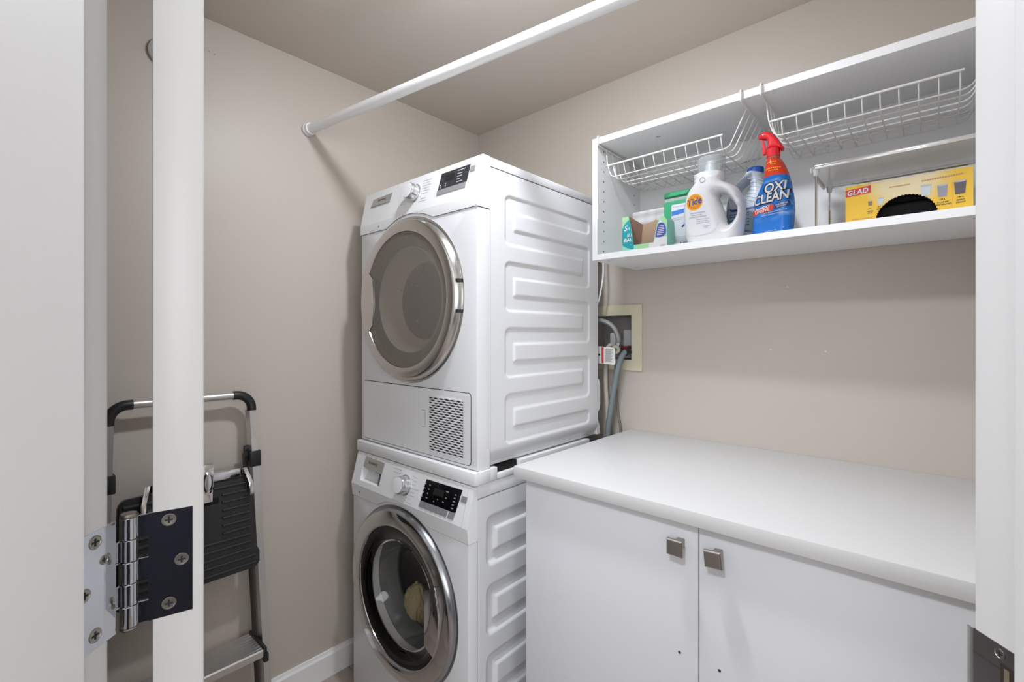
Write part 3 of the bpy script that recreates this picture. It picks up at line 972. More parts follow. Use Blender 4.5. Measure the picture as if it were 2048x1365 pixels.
# ---- washer
was = thing('washing_machine', 'white front loading washing machine below, chrome ringed door with beige laundry inside', 'washing machine', (-1.2225, 1.15, 0.0))
WCX, WCZ = -1.232, 0.454
b = BM(); plate_with_hole(b, MX0, MX1, 0.015, 0.735, 0.853, 0.885, WCX, WCZ, 0.175)
link('front_panel', b, ENAM, was)
b = BM(); box(b, MX0 + 0.002, MX1 - 0.018, 0.890, 1.45, 0.015, 0.806, 0.003)
bmesh.ops.delete(b, geom=[f for f in b.faces if f.normal.y < -0.9 and f.calc_area() > 0.1], context='FACES_ONLY')
link('cabinet_shell', b, ENAM, was)
runs = [0.7285 - 0.0968 * i for i in range(7)]
b = side_panel(MX1 - 0.0005, 0.886, 1.45, 0.015, 0.8065, 0.9435, 1.385, runs, 0.0235, 0.0235, 0.011, 0.014, step=0.0036)
link('side_panel', b, ENAM, was, ang=60)
b = BM(); box(b, MX0, MX1, 0.886, 1.452, 0.8085, 0.8460, 0.003)
link('top_cover', b, ENAM, was)
def fy_w(z): return 0.8515 - (z - 0.697) * 0.10 if z < 0.738 else 0.8474 + (z - 0.738) * 0.255
def zb_w(x):
    R = 0.277
    dx = abs(x - WCX)
    return max(0.697, WCZ + math.sqrt(max(R * R - dx * dx, 0))) if dx < R else 0.697
xb = [WCX + 0.134 * k / 16 for k in range(-16, 17)]
b = fascia_mesh(MX0 - 0.0008, MX1 + 0.0008, zb_w, 0.8445, fy_w, 0.886, xb, (0.738, 0.7385, 0.8415), [(-1.4720, -1.3560, 0.7560, 0.8060, 0.030)])
wp = link('control_panel', b, ENAMP, was, ang=20)
b = BM()
pts = [(x, 0.8532, zb_w(x) - 0.0008) for x in [MX0 + 0.001] + xb + [MX1 - 0.001]]
tube(b, pts, 0.0011, 4)
link('panel_gap', b, GROOVE, wp)
def P_w(off=0.0006):
    return lambda x, z: (x, fy_w(z) - off, z)
for x0, x1, z0, z1 in ((MX0 + 0.004, -0.946, 0.7375, 0.7385), (-0.9465, -0.9455, 0.738, 0.838), (-1.3225, -1.3215, 0.715, 0.835)):
    b = BM(); bar(b, x0, x1, z0, z1, P_w(0.0003))
    link('panel_seam', b, INKL, wp, False)
b = BM(); box(b, MX1 - 0.02, MX1 - 0.0012, 0.888, 1.448, 0.8062, 0.8088)
link('seam', b, GROOVE, was)
b = BM(); box(b, MX1 - 0.004, MX1 + 0.0002, 0.8845, 0.8862, 0.02, 0.807)
link('seam', b, GROOVE, was)
# drawer front plate, dial, display
b = BM(); prism(b, [(-1.4660, 0.8025), (-1.4300, 0.7990), (-1.3900, 0.7975), (-1.3525, 0.7970), (-1.3475, 0.8330), (-1.4620, 0.8360)], -0.003, 0.0025, lambda u, v, w: (u, fy_w(v) - w, v))
npl = link('name_plate', b, STEELP, wp)
b = BM(); letter(b, 'Blomberg', -1.412, 0.8200, 0.0135, P_w(0.0031))
link('lettering', b, INKD, npl)
dial(wp, -1.2225, 0.7895, fy_w, (0, -1, 0.255))
b = BM(); prism(b, [(-1.1345, 0.7660), (-0.9790, 0.7670), (-0.9670, 0.8290), (-1.1250, 0.8270)], 0.0, 0.0012, lambda u, v, w: (u, fy_w(v) - w, v))
wd = link('display_panel', b, DISP, wp, False)
b = BM(); patch(b, [(-1.0840, 0.7940), (-1.0380, 0.7945), (-1.0360, 0.8130), (-1.0820, 0.8125)], P_w(0.0018), step=0.05)
link('display_window', b, LCD, wd)
b = BM()
random.seed(3)
for z in (0.815, 0.803, 0.791, 0.779):
    for x in (-1.124, -1.1045):
        xx = x - (0.815 - z) * 0.15
        bar(b, xx - 0.0025, xx + 0.0025 + random.random() * .003, z - 0.0016, z + 0.0016, P_w(0.0018))
for k, z in enumerate((0.812, 0.803, 0.794, 0.785, 0.776)):
    xx = -0.990 - k * 0.0015
    bar(b, xx - 0.003, xx + 0.003 + random.random() * .004, z - 0.0015, z + 0.0015, P_w(0.0018))
for x, z, w in ((-1.024, 0.813, 0.006), (-1.026, 0.796, 0.003), (-1.060, 0.785, 0.002), (-1.035, 0.783, 0.003), (-1.075, 0.776, 0.002)):
    bar(b, x - w, x + w, z - 0.0016, z + 0.0016, P_w(0.0018))
stuff(link('display_print', b, INKG, wd, False))
n = 6
for k in range(n):
    f0, f1 = k / n + 0.004, (k + 1) / n - 0.004
    if k == n - 2: f1 = (n - 1) / n - 0.03
    xa = lambda f: -1.1345 + 0.1555 * f
    xc = lambda f: -1.1385 + 0.1560 * f
    b = BM(); prism(b, [(xc(f0), 0.7485), (xc(f1), 0.7485), (xa(f1), 0.7655), (xa(f0), 0.7655)], 0.0, 0.0016, lambda u, v, w: (u, fy_w(v) - w, v))
    link('display_button', b, BUTTON, wp, False)
b = BM(); prism(b, [(-0.9655, 0.8000), (-0.9445, 0.8000), (-0.9425, 0.8155), (-0.9640, 0.8155)], 0.0, 0.002, lambda u, v, w: (u, fy_w(v) - w, v))
link('power_button', b, BUTTON, wp, False)
b = BM()
for k in range(8):
    z = 0.8225 - k * 0.0106; x = -1.1915 - 0.0022 * k
    bar(b, x, x + 0.0026, z - 0.0013, z + 0.0013, P_w())
for k in range(2): bar(b, -1.2585 - k * 0.001, -1.2555 - k * 0.001, 0.8265 - k * 0.0105, 0.829 - k * 0.0105, P_w())
stuff(link('dial_print', b, INKD, wp, False))
b = BM()
for k, w in enumerate((0.016, 0.022, 0.017, 0.038, 0.026, 0.029, 0.014, 0.026)):
    z = 0.8205 - k * 0.0106; x = -1.1845 - 0.0022 * k
    bar(b, x, x + w, z - 0.0012, z + 0.0012, P_w())
for k in range(2): bar(b, -1.2930, -1.2640, 0.827 - k * 0.0105, 0.8295 - k * 0.0105, P_w())
for k in range(7): bar(b, -1.128 + k * 0.021, -1.116 + k * 0.021, 0.7430, 0.7455, P_w())
stuff(link('dial_print', b, INKP, wp, False))
b = BM(); lathe(b, [(0, 0.0004), (0.0045, 0.0003)], (-1.472, fy_w(0.716), 0.716), (0, -1, 0), 12)
link('round_mark', b, INKG, wp, False)
# door
b = ring_lathe([(0.268, 0.8555), (0.268, 0.8515), (0.2625, 0.8510), (0.2620, 0.8470), (0.2560, 0.8350), (0.2535, 0.8330)], WCX, WCZ)
wdr = link('door', b, BANDST, was, ang=45); wdr['label'] = 'round door with a grey steel outer band'
b = ring_lathe([(0.2535, 0.8330), (0.2480, 0.8318), (0.2150, 0.8318), (0.2085, 0.8335), (0.2075, 0.8370)], WCX, WCZ)
link('chrome_ring', b, CHROME, wdr)
b = ring_lathe([(0.2085, 0.8360), (0.196, 0.8372), (0.172, 0.8430), (0.163, 0.8490)], WCX + 0.004, WCZ)
link('black_glass_ring', b, BKGLASS, wdr)
b = ring_lathe([(0.1635, 0.8485), (0.1610, 0.8475), (0.1585, 0.8490)], WCX + 0.004, WCZ)
link('bowl_rim', b, CHROME, wdr)
b = ring_lathe([(0.1590, 0.8490), (0.154, 0.862), (0.144, 0.885), (0.130, 0.905), (0.105, 0.918), (0.06, 0.924), (0.0, 0.926)], WCX + 0.004, WCZ)
link('glass_bowl', b, BOWLG, wdr)
b = ring_lathe([(0.190, 0.886), (0.176, 0.8855), (0.172, 0.890), (0.168, 0.905), (0.163, 0.930), (0.158, 0.945), (0.163, 0.955)], WCX + 0.004, WCZ)
link('door_gasket', b, RUBBER, was)
b = BM(); lathe(b, [(0.176, 0.0), (0.215, 0.02), (0.215, 0.28), (0.19, 0.30), (0.0, 0.31)], (WCX, 0.950, WCZ), (0, 1, 0), 48)
drum = link('drum', b, DRUM, was)
for a in (0.5, 0.5 + 2 * PI / 3, 0.5 + 4 * PI / 3):
    b = BM()
    u = Vector((math.cos(a), 0, math.sin(a))); v = Vector((-math.sin(a), 0, math.cos(a)))
    c = Vector((WCX, 0, WCZ))
    prism(b, [(-0.03, 0.214), (0.03, 0.214), (0.012, 0.165), (-0.012, 0.165)], 0.985, 1.225, lambda p, q, w: tuple(c + v * p + u * q + Vector((0, w, 0))))
    link('drum_lifter', b, DRUM, drum)
# handle: a chrome shell that closes the right side of the ring
h0, h1 = math.radians(27), math.radians(-29.5)
zi0, zi1 = WCZ + 0.074, WCZ - 0.076
poly = arc(WCX, WCZ, 0.2120, h1, h0, 16) + [(WCX + 0.172, zi0 + 0.010), (WCX + 0.150, zi0 - 0.002), (WCX + 0.1485, zi0 - 0.05), (WCX + 0.1485, zi1 + 0.03), (WCX + 0.1495, zi1 - 0.008)]
b = BM()
def hy(x, z):
    r = math.hypot(x - WCX, z - WCZ)
    k = max(0.0, min(1.0, (0.212 - r) / 0.062))
    return 0.8312 - 0.0045 * math.sin(k * PI * 0.8)
V, F = tri_fill(poly, (), 0.012)
vs = [b.verts.new((x, hy(x, z), z)) for x, z in V]
for f in F: b.faces.new([vs[i] for i in f])
bd = [e for e in b.edges if len(e.link_faces) == 1]
r = bmesh.ops.extrude_edge_only(b, edges=bd)
for v in [g for g in r['geom'] if isinstance(g, bmesh.types.BMVert)]: v.co.y = 0.846
bmesh.ops.recalc_face_normals(b, faces=b.faces)
hd = link('door_handle', b, CHROME, wdr, ang=50)
b = BM(); tube(b, [(x, hy(x, z) - 0.0006, z) for x, z in arc(WCX, WCZ, 0.2095, math.radians(-29), math.radians(23), 14)], 0.0012, 5)
link('handle_bead', b, CHROME, hd)
b = BM(); tube(b, [(WCX + 0.150, 0.8305, zi0 - 0.001), (WCX + 0.172, 0.8300, zi0 + 0.010), (WCX + 0.212 * math.cos(h0), 0.8306, WCZ + 0.212 * math.sin(h0)), (WCX + 0.252 * math.cos(h0 - 0.02), 0.8318, WCZ + 0.252 * math.sin(h0 - 0.02))], 0.0009, 5)
link('handle_gap', b, GAP, hd)
# laundry in the drum
b = BM(); bmesh.ops.create_icosphere(b, subdivisions=5, radius=1.0)
for v in b.verts:
    p = v.co.copy()
    f = 1 + 0.20 * noise.noise(p * 1.6 + Vector((3, 1, 0))) - 0.22 * abs(noise.noise(p * 2.6)) + 0.05 * noise.noise(p * 8)
    v.co = Vector((-1.318 + p.x * 0.056 * f + 0.014 * p.z, 0.968 + p.y * 0.030 * f, 0.326 + p.z * 0.090 * f))
tag(link('laundry', b, CLOTH, None, origin=(-1.312, 0.966, 0.26)), 'crumpled beige laundry seen through the round washer door', 'laundry')
for x in (MX0 + 0.05, MX1 - 0.05):
    for yy in (0.92, 1.40):
        b = BM(); lathe(b, [(0, 0), (0.022, 0), (0.022, 0.008), (0.012, 0.016), (0, 0.016)], (x, yy, 0), n=16)
        link('foot', b, BLACKP, was)

# ------------------------------------------------------------------ base cabinet and worktop
ct = BM(); box(ct, -0.8454, XR - 0.003, 0.944, YB - 0.001, 0.8730, 0.9035, 0.0018)
tag(link('countertop', ct, LAMC, None, origin=(-0.35, 1.27, 0.873)), 'plain white worktop lying on the two-door base cabinet', 'countertop')
cab = thing('base_cabinet', 'white two-door base cabinet with square metal knobs under the worktop', 'cabinet', (-0.34, 1.28, 0))
b = BM(); box(b, -0.8175, XR - 0.004, 0.983, YB - 0.014, 0.095, 0.8728, 0.0008); box(b, -0.80, XR - 0.01, 1.03, YB - 0.014, 0.0, 0.095)
link('carcass', b, LAM, cab, False)
for i, (x0, x1) in enumerate(((-0.8180, -0.3590), (-0.3568, 0.102))):
    b = BM(); box(b, x0, x1, 0.964, 0.982, 0.10, 0.8712, 0.0012)
    d = link('cabinet_door', b, LAM, cab)
    cx = (-0.3990, -0.3225)[i]
    b = BM()
    box(b, cx - 0.0020, cx + 0.0130, 0.946, 0.9645, 0.8180, 0.8350, 0.001)
    x0k, x1k, z0k, z1k = cx - 0.0165, cx + 0.0165, 0.8035, 0.8365
    rings = []
    for e, y in ((0.0, 0.9465), (0.0, 0.9408), (0.0020, 0.9388), (0.0030, 0.9385)):
        rings.append([b.verts.new((X, y, Z)) for X, Z in ((x0k + e, z0k + e), (x1k - e, z0k + e), (x1k - e, z1k - e), (x0k + e, z1k - e))])
    for A, B in zip(rings, rings[1:]):
        for k in range(4): b.faces.new((A[k], A[(k + 1) % 4], B[(k + 1) % 4], B[k]))
    b.faces.new(rings[-1]); b.faces.new(list(reversed(rings[0])))
    bmesh.ops.recalc_face_normals(b, faces=b.faces)
    if i:   # the second knob hangs slightly turned
        bmesh.ops.rotate(b, verts=b.verts, cent=(cx, 0.94, 0.82), matrix=Matrix.Rotation(math.radians(-5), 3, 'Y'))
    link('knob', b, NICKEL, d, False)
    hx = (-0.3975, -0.3172)[i]
    b = BM(); lathe(b, [(0.0, -0.0004), (0.0024, -0.0004), (0.0036, 0.0006)], (hx, 0.9637, 0.5945), (0, 1, 0), 14)
    link('screw_hole', b, INKD, d, False)

# ------------------------------------------------------------------ wall shelf
sh = thing('wall_shelf', 'long white open shelf unit hung on the back wall above the worktop', 'shelf', (-0.35, 1.45, 1.495))
SX0, SX1, SY0, SY1, SZ0, SZ1 = -0.8230, 0.138, 1.300, 1.598, 1.4950, 1.8860
b = BM(); box(b, SX0, SX0 + 0.0195, SY0, SY1, SZ0, SZ1, 0.0006, 1); spl = link('side_board', b, LAMS, sh, False)
b = BM(); box(b, SX1 - 0.0195, SX1, SY0, SY1, SZ0, SZ1, 0.0006, 1); link('side_board', b, LAMS, sh, False)
b = BM(); box(b, SX0 + 0.0196, SX1 - 0.0196, SY0, SY1, SZ1 - 0.0198, SZ1, 0.0006, 1); tpb = link('top_board', b, LAMS, sh, False)
b = BM(); box(b, SX0 + 0.0196, SX1 - 0.0196, SY0, SY1, SZ0, SZ0 + 0.0188, 0.0006, 1); btb = link('bottom_board', b, LAMS, sh, False)
b = BM(); box(b, SX0 + 0.0196, SX1 - 0.0196, SY1 - 0.008, SY1 - 0.001, SZ0 + 0.0189, SZ1 - 0.0199); link('back_board', b, LAMS, sh, False)
for yy in (1.3382, 1.5475):
    for k in range(10):
        b = BM(); lathe(b, [(0, 0.0003), (0.0026, 0.0003)], (SX0 + 0.0195, yy, 1.5275 + 0.0324 * k + 0.0324), (1, 0, 0), 10)
        if not (yy > 1.5 and k == 9): link('pin_hole', b, INKD, spl, False)
        else: b.free()
b = BM(); lathe(b, [(0, 0.0003), (0.0026, 0.0003)], (SX0 + 0.0195, 1.3382, 1.5275), (1, 0, 0), 10); link('pin_hole', b, INKD, spl, False)
for x, yy in ((-0.785, 1.34), (-0.792, 1.54), (0.06, 1.34)):
    b = BM(); lathe(b, [(0, 0.0004), (0.005, 0.0004), (0.006, 0)], (x, yy, SZ0), (0, 0, -1), 14); link('cam_cap', b, INKL, btb, False)
b = BM(); box(b, -0.638, -0.626, 1.372, 1.377, SZ1 - 0.0206, SZ1 - 0.0198); link('staple_mark', b, INKG, tpb, False)

# ---- wire baskets that hang under the top board
WT = SZ1 - 0.0198    # underside of the board
def make_basket(x0):
    """left rail at x0, the basket is 0.426 wide at the rails"""
    x1 = x0 + 0.426
    t = thing('wire_basket', '', 'basket', (x0 + 0.213, 1.45, 1.76), 'wire baskets under the shelf top')
    for xs in (x0, x1):
        b = BM(); tube(b, corner_path([(xs, 1.52, SZ1 + 0.0030), (xs, 1.2935, SZ1 + 0.0030), (xs, 1.2935, WT - 0.006), (xs, 1.582, WT - 0.0095)], 0.006, 4), 0.0027, 8)
        link('hook_arm', b, WIRE, t)
    zr = WT - 0.0095
    for k in range(7):
        yy = 1.345 + 0.0365 * k
        b = BM(); tube(b, corner_path([(x0 + 0.001, yy, zr), (x0 + 0.0065, yy, 1.805), (x0 + 0.021, yy, 1.7655), (x1 - 0.045, yy, 1.7655), (x1 - 0.001, yy, zr)], 0.016, 5), 0.0017, 6)
        link('cross_wire', b, WIRE, t)
    for yy, a, c in ((1.330, 0.012, 0.370), (1.582, 0.012, 0.400)):
        b = BM(); tube(b, [(x0 + a, yy, 1.8005), (x0 + c, yy, 1.8005)], 0.0029, 8)
        link('rim_wire', b, WIRE, t)
    for k in range(11):
        xx = x0 + 0.038 + 0.0326 * k
        b = BM(); tube(b, corner_path([(xx, 1.3325, 1.7995), (xx, 1.338, 1.780), (xx, 1.352, 1.7625), (xx, 1.560, 1.7625), (xx, 1.580, 1.7995)], 0.014, 4), 0.0016, 6)
        link('long_wire', b, WIRE, t)
    return t
b1 = make_basket(-0.7990)
b1['label'] = 'white wire basket hanging at the left end, above the white detergent bottle'
def copy_tree(o, dx, parent=None):
    c = o.copy(); COL.objects.link(c)
    if parent is not None: c.parent = parent
    else: c.location = o.location + Vector((dx, 0, 0))
    for ch in list(o.children): copy_tree(ch, 0, c)
    return c
b2 = copy_tree(b1, 0.4730)
b2['label'] = 'white wire basket hanging at the right end, above the clear-edged riser'

# ------------------------------------------------------------------ things on the shelf
FZ = SZ0 + 0.0188 + 0.0002   # shelf floor

# white bottle with a loop handle
P0 = [(-0.5300, FZ), (-0.4600, FZ), (-0.3900, FZ)]
side_r = [(-0.3855, 1.530), (-0.3800, 1.565), (-0.3790, 1.600), (-0.3860, 1.632), (-0.4000, 1.658), (-0.4210, 1.674), (-0.4340, 1.683), (-0.4350, 1.6960)]
side_l = [(-0.5040, 1.7060), (-0.5100, 1.690), (-0.5280, 1.668), (-0.5390, 1.640), (-0.5430, 1.610), (-0.5410, 1.565), (-0.5355, 1.530)]
sm = smooth_path([Vector((x, z)) for x, z in [(-0.39, FZ)] + side_r], 4)
sl = smooth_path([Vector((x, z)) for x, z in side_l + [(-0.53, FZ)]], 4)
outer = [(p.x, p.y) for p in sm] + [(p.x, p.y) for p in sl] + [(-0.50, FZ), (-0.46, FZ), (-0.42, FZ)]
hole = [(p.x, p.y) for p in smooth_path([Vector(p) for p in ((-0.4480, 1.6420), (-0.4380, 1.6465), (-0.4250, 1.6400), (-0.4070, 1.6180), (-0.3985, 1.5950), (-0.4040, 1.5720), (-0.4180, 1.5600), (-0.4265, 1.5680), (-0.4310, 1.5910), (-0.4390, 1.6180))], 3, closed=True)]
det = thing('detergent_bottle', 'white laundry detergent bottle with round orange logo, loop handle and clear cap', 'bottle', (-0.46, 1.37, FZ))
B = Bottle(outer, [hole], 0.042, 0.030, 1.360, FZ, top_z=1.690)
link('bottle_body', B.mesh(0.0055), TIDEW, det, ang=70)
lab = [(p.x, p.y) for p in smooth_path([Vector(p) for p in ((-0.5080, 1.535), (-0.4560, 1.5370), (-0.4400, 1.5600), (-0.4440, 1.6000), (-0.4600, 1.6460), (-0.4800, 1.6640), (-0.4990, 1.6620), (-0.5220, 1.6400), (-0.5280, 1.6100), (-0.5240, 1.5600))], 4, closed=True)]
b = BM(); patch(b, lab, lambda x, z: B.front(x, z, 0.0008), step=0.005)
lb = link('label', b, TLAB, det)
c0 = (-0.5010, 1.6275)
for r0, r1, m, off in ((0, 0.0232, YEL, 0.0011), (0.0125, 0.0198, ORA, 0.0014), (0.0, 0.0040, ORA, 0.0012)):
    ring = arc(c0[0], c0[1], r1, 0, 2 * PI - 0.15, 40)
    hl = [arc(c0[0], c0[1], r0, 0, 2 * PI - 0.15, 40)] if r0 else []
    b = BM(); patch(b, ring, lambda x, z: B.front(x, z, off), hl, 0.004)
    link('round_logo', b, m, lb)
b = BM(); letter(b, 'Tide', c0[0] + 0.001, c0[1] + 0.0015, 0.0265, lambda x, z: B.front(x, z, 0.0020), bold=0.018, shear=0.18, rot=0.12, width=0.0395)
link('lettering', b, TBLUE, lb, False)
b = BM()
for z, x0, x1, h in ((1.5965, -0.5120, -0.4700, 0.0030), (1.5905, -0.5080, -0.4750, 0.0025)):
    for k in range(int((x1 - x0) / 0.0042)): bar(b, x0 + k * 0.0042, x0 + k * 0.0042 + 0.003, z - h / 2, z + h / 2, lambda x, z: B.front(x, z, 0.0013))
for z, x0, x1 in ((1.5770, -0.4950, -0.4560), (1.5720, -0.4950, -0.4590), (1.5670, -0.4950, -0.4570), (1.5570, -0.4780, -0.4560), (1.5530, -0.4740, -0.4590)):
    for k in range(int((x1 - x0) / 0.0040)): bar(b, x0 + k * 0.0040, x0 + k * 0.0040 + 0.0028, z - 0.0009, z + 0.0009, lambda x, z: B.front(x, z, 0.0013))
stuff(link('label_print', b, mat('pale blue print', '#a3abc8', rough=0.5), lb, False))
b = BM(); bar(b, -0.5160, -0.4680, 1.5830, 1.5865, lambda x, z: B.front(x, z, 0.0013))
link('label_band', b, INKL, lb, False)
b = BM(); lathe(b, [(0.0062, 0.0004), (0.0076, 0.0004)], (-0.4790, B.front(-0.479, 1.6855)[1], 1.6855), (0, -1, 0), 18)
link('moulded_mark', b, INKG, det, False)
b = BM(); lathe(b, [(0.0375, 1.6850), (0.0405, 1.6900), (0.0400, 1.7000), (0.0395, 1.7085), (0.0370, 1.7100), (0.020, 1.7105)], (-0.4745, 1.360, 0), n=36)
link('neck_ring', b, TIDEW, det)
b = BM(); lathe(b, [(0.0190, 1.7100), (0.0165, 1.7200), (0.0150, 1.7350), (0.0120, 1.7450), (0.0, 1.7455)], (-0.4700, 1.360, 0), n=24)
link('spout', b, TIDEW, det)
b = BM(); lathe(b, [(0.0345, 1.7085), (0.0355, 1.7200), (0.0375, 1.7400), (0.0378, 1.7500), (0.0360, 1.7525), (0.0330, 1.7530), (0.0325, 1.7505), (0.0, 1.7500)], (-0.4690, 1.360, 0), n=36)
cap = link('measuring_cap', b, CLEARP, det); cap['label'] = 'clear plastic measuring cap'

# trigger spray bottle
outer = [(p.x, p.y) for p in smooth_path([Vector(p) for p in ((-0.2690, FZ), (-0.2660, 1.545), (-0.2640, 1.580), (-0.2670, 1.615), (-0.2740, 1.655), (-0.2840, 1.687), (-0.2945, 1.709), (-0.3010, 1.7150))], 4)] + \
        [(p.x, p.y) for p in smooth_path([Vector(p) for p in ((-0.3270, 1.7160), (-0.3320, 1.702), (-0.3360, 1.667), (-0.3460, 1.640), (-0.3570, 1.606), (-0.3620, 1.570), (-0.3640, 1.535), (-0.3635, FZ))], 4)] + [(-0.33, FZ), (-0.30, FZ)]
spr = thing('spray_bottle', 'blue and red stain remover spray bottle with a red trigger head', 'spray bottle', (-0.315, 1.36, FZ))
S = Bottle(outer, [], 0.030, 0.026, 1.365, FZ, top_z=1.7135)
link('bottle_body', S.mesh(0.0055), SLEEVE, spr, ang=70)
fnS = lambda o: (lambda x, z: S.front(x, z, o))
for word, cx, cz, size, w in (('OXI', -0.3020, 1.6345, 0.0330, 0.0500), ('CLEAN', -0.3130, 1.6090, 0.0340, 0.0830)):
    b = BM(); letter(b, word, cx, cz, size, fnS(0.0012), bold=0.075, shear=0.22, rot=0.10, width=w + 0.007); link('lettering_outline', b, INKB, spr, False)
    b = BM(); letter(b, word, cx, cz, size * 0.96, fnS(0.0018), bold=0.022, shear=0.22, rot=0.10, width=w); link('lettering', b, TIDEW, spr, False)
b = BM(); patch(b, [(p[0], p[1] + (p[0] + 0.335) * 0.16) for p in rrect(-0.3590, -0.3060, 1.5700, 1.5880, 0.0075)], fnS(0.0014), step=0.006); pl = link('red_pill', b, REDPILL, spr)
b = BM(); letter(b, 'LAUNDRY', -0.3330, 1.5840, 0.0085, fnS(0.0022), bold=0.03, rot=0.16, width=0.038); letter(b, 'LESSIVE', -0.3330, 1.5765, 0.0085, fnS(0.0022), bold=0.03, rot=0.16, width=0.034); link('lettering', b, TIDEW, pl, False)
b = BM(); patch(b, [(p[0], p[1] + (p[0] + 0.29) * 0.16) for p in rrect(-0.3060, -0.2700, 1.5790, 1.5930, 0.0055)], fnS(0.0014), step=0.006); pl = link('navy_pill', b, NAVYP, spr)
b = BM(); letter(b, 'STAIN REMOVER', -0.2880, 1.5885, 0.0050, fnS(0.0022), bold=0.02, rot=0.16, width=0.027); letter(b, 'DETACHANT', -0.2880, 1.5835, 0.0050, fnS(0.0022), bold=0.02, rot=0.16, width=0.021); link('lettering', b, TIDEW, pl, False)
b = BM()
for z, x0, x1 in ((1.7000, -0.3230, -0.2960), (1.6945, -0.3150, -0.2990), (1.6835, -0.3270, -0.2890), (1.6775, -0.3190, -0.2930)):
    for k in range(int((x1 - x0) / 0.0046)): bar(b, x0 + k * 0.0046, x0 + k * 0.0046 + 0.0034, z - 0.0012, z + 0.0012, fnS(0.0010))
stuff(link('neck_print', b, YEL, spr, False))
b = BM()
bar(b, -0.3350, -0.2780, 1.6660, 1.6668, fnS(0.0010))
for z, x0, x1 in ((1.5700, -0.3300, -0.2750), (1.5640, -0.3340, -0.2830), (1.5220, -0.3280, -0.2960), (1.5260, -0.2860, -0.2790)):
    for k in range(int((x1 - x0) / 0.0036)): bar(b, x0 + k * 0.0036, x0 + k * 0.0036 + 0.0026, z - 0.0009 + (x0 + k * .0036 + .33) * .08, z + 0.0009 + (x0 + k * .0036 + .33) * .08, fnS(0.0010))
stuff(link('sleeve_print', b, INKL, spr, False))
b = BM(); lathe(b, [(0.0150, 1.7140), (0.0150, 1.7200), (0.0130, 1.7205)], (-0.3140, 1.365, 0), n=24); link('neck', b, mat('brownish neck', '#8a6a5a', rough=0.4), spr)
b = BM(); lathe(b, [(0.0160, 1.7190), (0.0165, 1.7210), (0.0160, 1.7400), (0.0130, 1.7425), (0, 1.7425)], (-0.3140, 1.365, 0), n=12); th = link('trigger_collar', b, TRIGR, spr, ang=15)
hp = [(p.x, p.y) for p in smooth_path([Vector(p) for p in ((-0.3455, 1.7860), (-0.3360, 1.7905), (-0.3240, 1.7890), (-0.3120, 1.7790), (-0.3020, 1.7640), (-0.2930, 1.7460), (-0.2885, 1.7350), (-0.2940, 1.7290), (-0.3000, 1.7380), (-0.3150, 1.7410), (-0.3290, 1.7410), (-0.3275, 1.7550), (-0.3285, 1.7660), (-0.3360, 1.7690), (-0.3440, 1.7735))], 3, closed=True)]
H = Bottle(hp, [], 0.0115, 0.008, 1.365, -9)
link('trigger_head', H.mesh(0.0035), TRIGR, spr, ang=60)
b = BM(); prism(b, [(-0.3420, 1.7720), (-0.3370, 1.7690), (-0.3330, 1.7570), (-0.3300, 1.7430), (-0.3310, 1.7310), (-0.3380, 1.7300), (-0.3400, 1.7420), (-0.3395, 1.7560)], 1.360, 1.370, lambda u, v, w: (u, w, v)); bmesh.ops.bevel(b, geom=b.edges[:], offset=0.0012, segments=2, affect='EDGES')
link('trigger', b, TRIGR, spr)
b = BM(); lathe(b, [(0, 0), (0.0065, 0), (0.0072, 0.004), (0.0070, 0.009), (0, 0.009)], (-0.3475, 1.365, 1.7800), (1, 0, 0.0), 8); link('nozzle', b, TRIGR, spr, ang=20)

# bluish jug behind
outer = [(p.x, p.y) for p in smooth_path([Vector(p) for p in ((-0.3330, FZ), (-0.3300, 1.56), (-0.3310, 1.62), (-0.3450, 1.665), (-0.3620, 1.700), (-0.3690, 1.7260))], 4)] + \
        [(p.x, p.y) for p in smooth_path([Vector(p) for p in ((-0.4120, 1.7280), (-0.4280, 1.7150), (-0.4450, 1.6990), (-0.4570, 1.6770), (-0.4660, 1.6500), (-0.4700, 1.610), (-0.4700, 1.55), (-0.4680, FZ))], 4)] + [(-0.43, FZ), (-0.39, FZ)]
hole = [(p.x, p.y) for p in smooth_path([Vector(p) for p in ((-0.4030, 1.7040), (-0.4150, 1.6990), (-0.4330, 1.6830), (-0.4440, 1.6600), (-0.4380, 1.6530), (-0.4220, 1.6590), (-0.4100, 1.6700), (-0.4030, 1.6880))], 3, closed=True)]
jug = thing('bleach_jug', 'bluish white plastic jug with a blue cap, half hidden behind the red and blue sprayer', 'jug', (-0.40, 1.49, FZ))
J = Bottle(outer, [hole], 0.050, 0.034, 1.495, FZ, top_z=1.7245)
bj = J.mesh(0.006)
link('jug_body', bj, JUGP, jug, ang=70)
for k in range(7):
    z = 1.6300 + k * 0.0110
    b = BM(); pts = []
    for i in range(10):
        x = -0.4030 + 0.055 * i / 9; zz = z + 0.014 - 0.022 * i / 9
        if in_poly(x, zz, outer) and not in_poly(x, zz, hole) and J.t(x, zz) > 0.012: pts.append(J.front(x, zz, -0.0012))
    if len(pts) > 3: tube(b, pts, 0.0026, 6); link('moulded_rib', b, JUGP, jug)
    else: b.free()
b = BM(); patch(b, rrect(-0.4560, -0.3500, 1.5480, 1.6230, 0.008), lambda x, z: J.front(x, z, 0.0010), step=0.008); jl = link('label', b, JUGL, jug)
b = BM(); patch(b, rrect(-0.4575, -0.3485, 1.5465, 1.6245, 0.009), lambda x, z: J.front(x, z, 0.0007), step=0.008); link('label_border', b, NAVYP, jl)
b = BM()
for z in (1.6050, 1.5980, 1.5880, 1.5800, 1.5720): 
    for k in range(9): bar(b, -0.4480 + k * 0.0062, -0.4435 + k * 0.0062, z - 0.0012, z + 0.0012, lambda x, z: J.front(x, z, 0.0014))
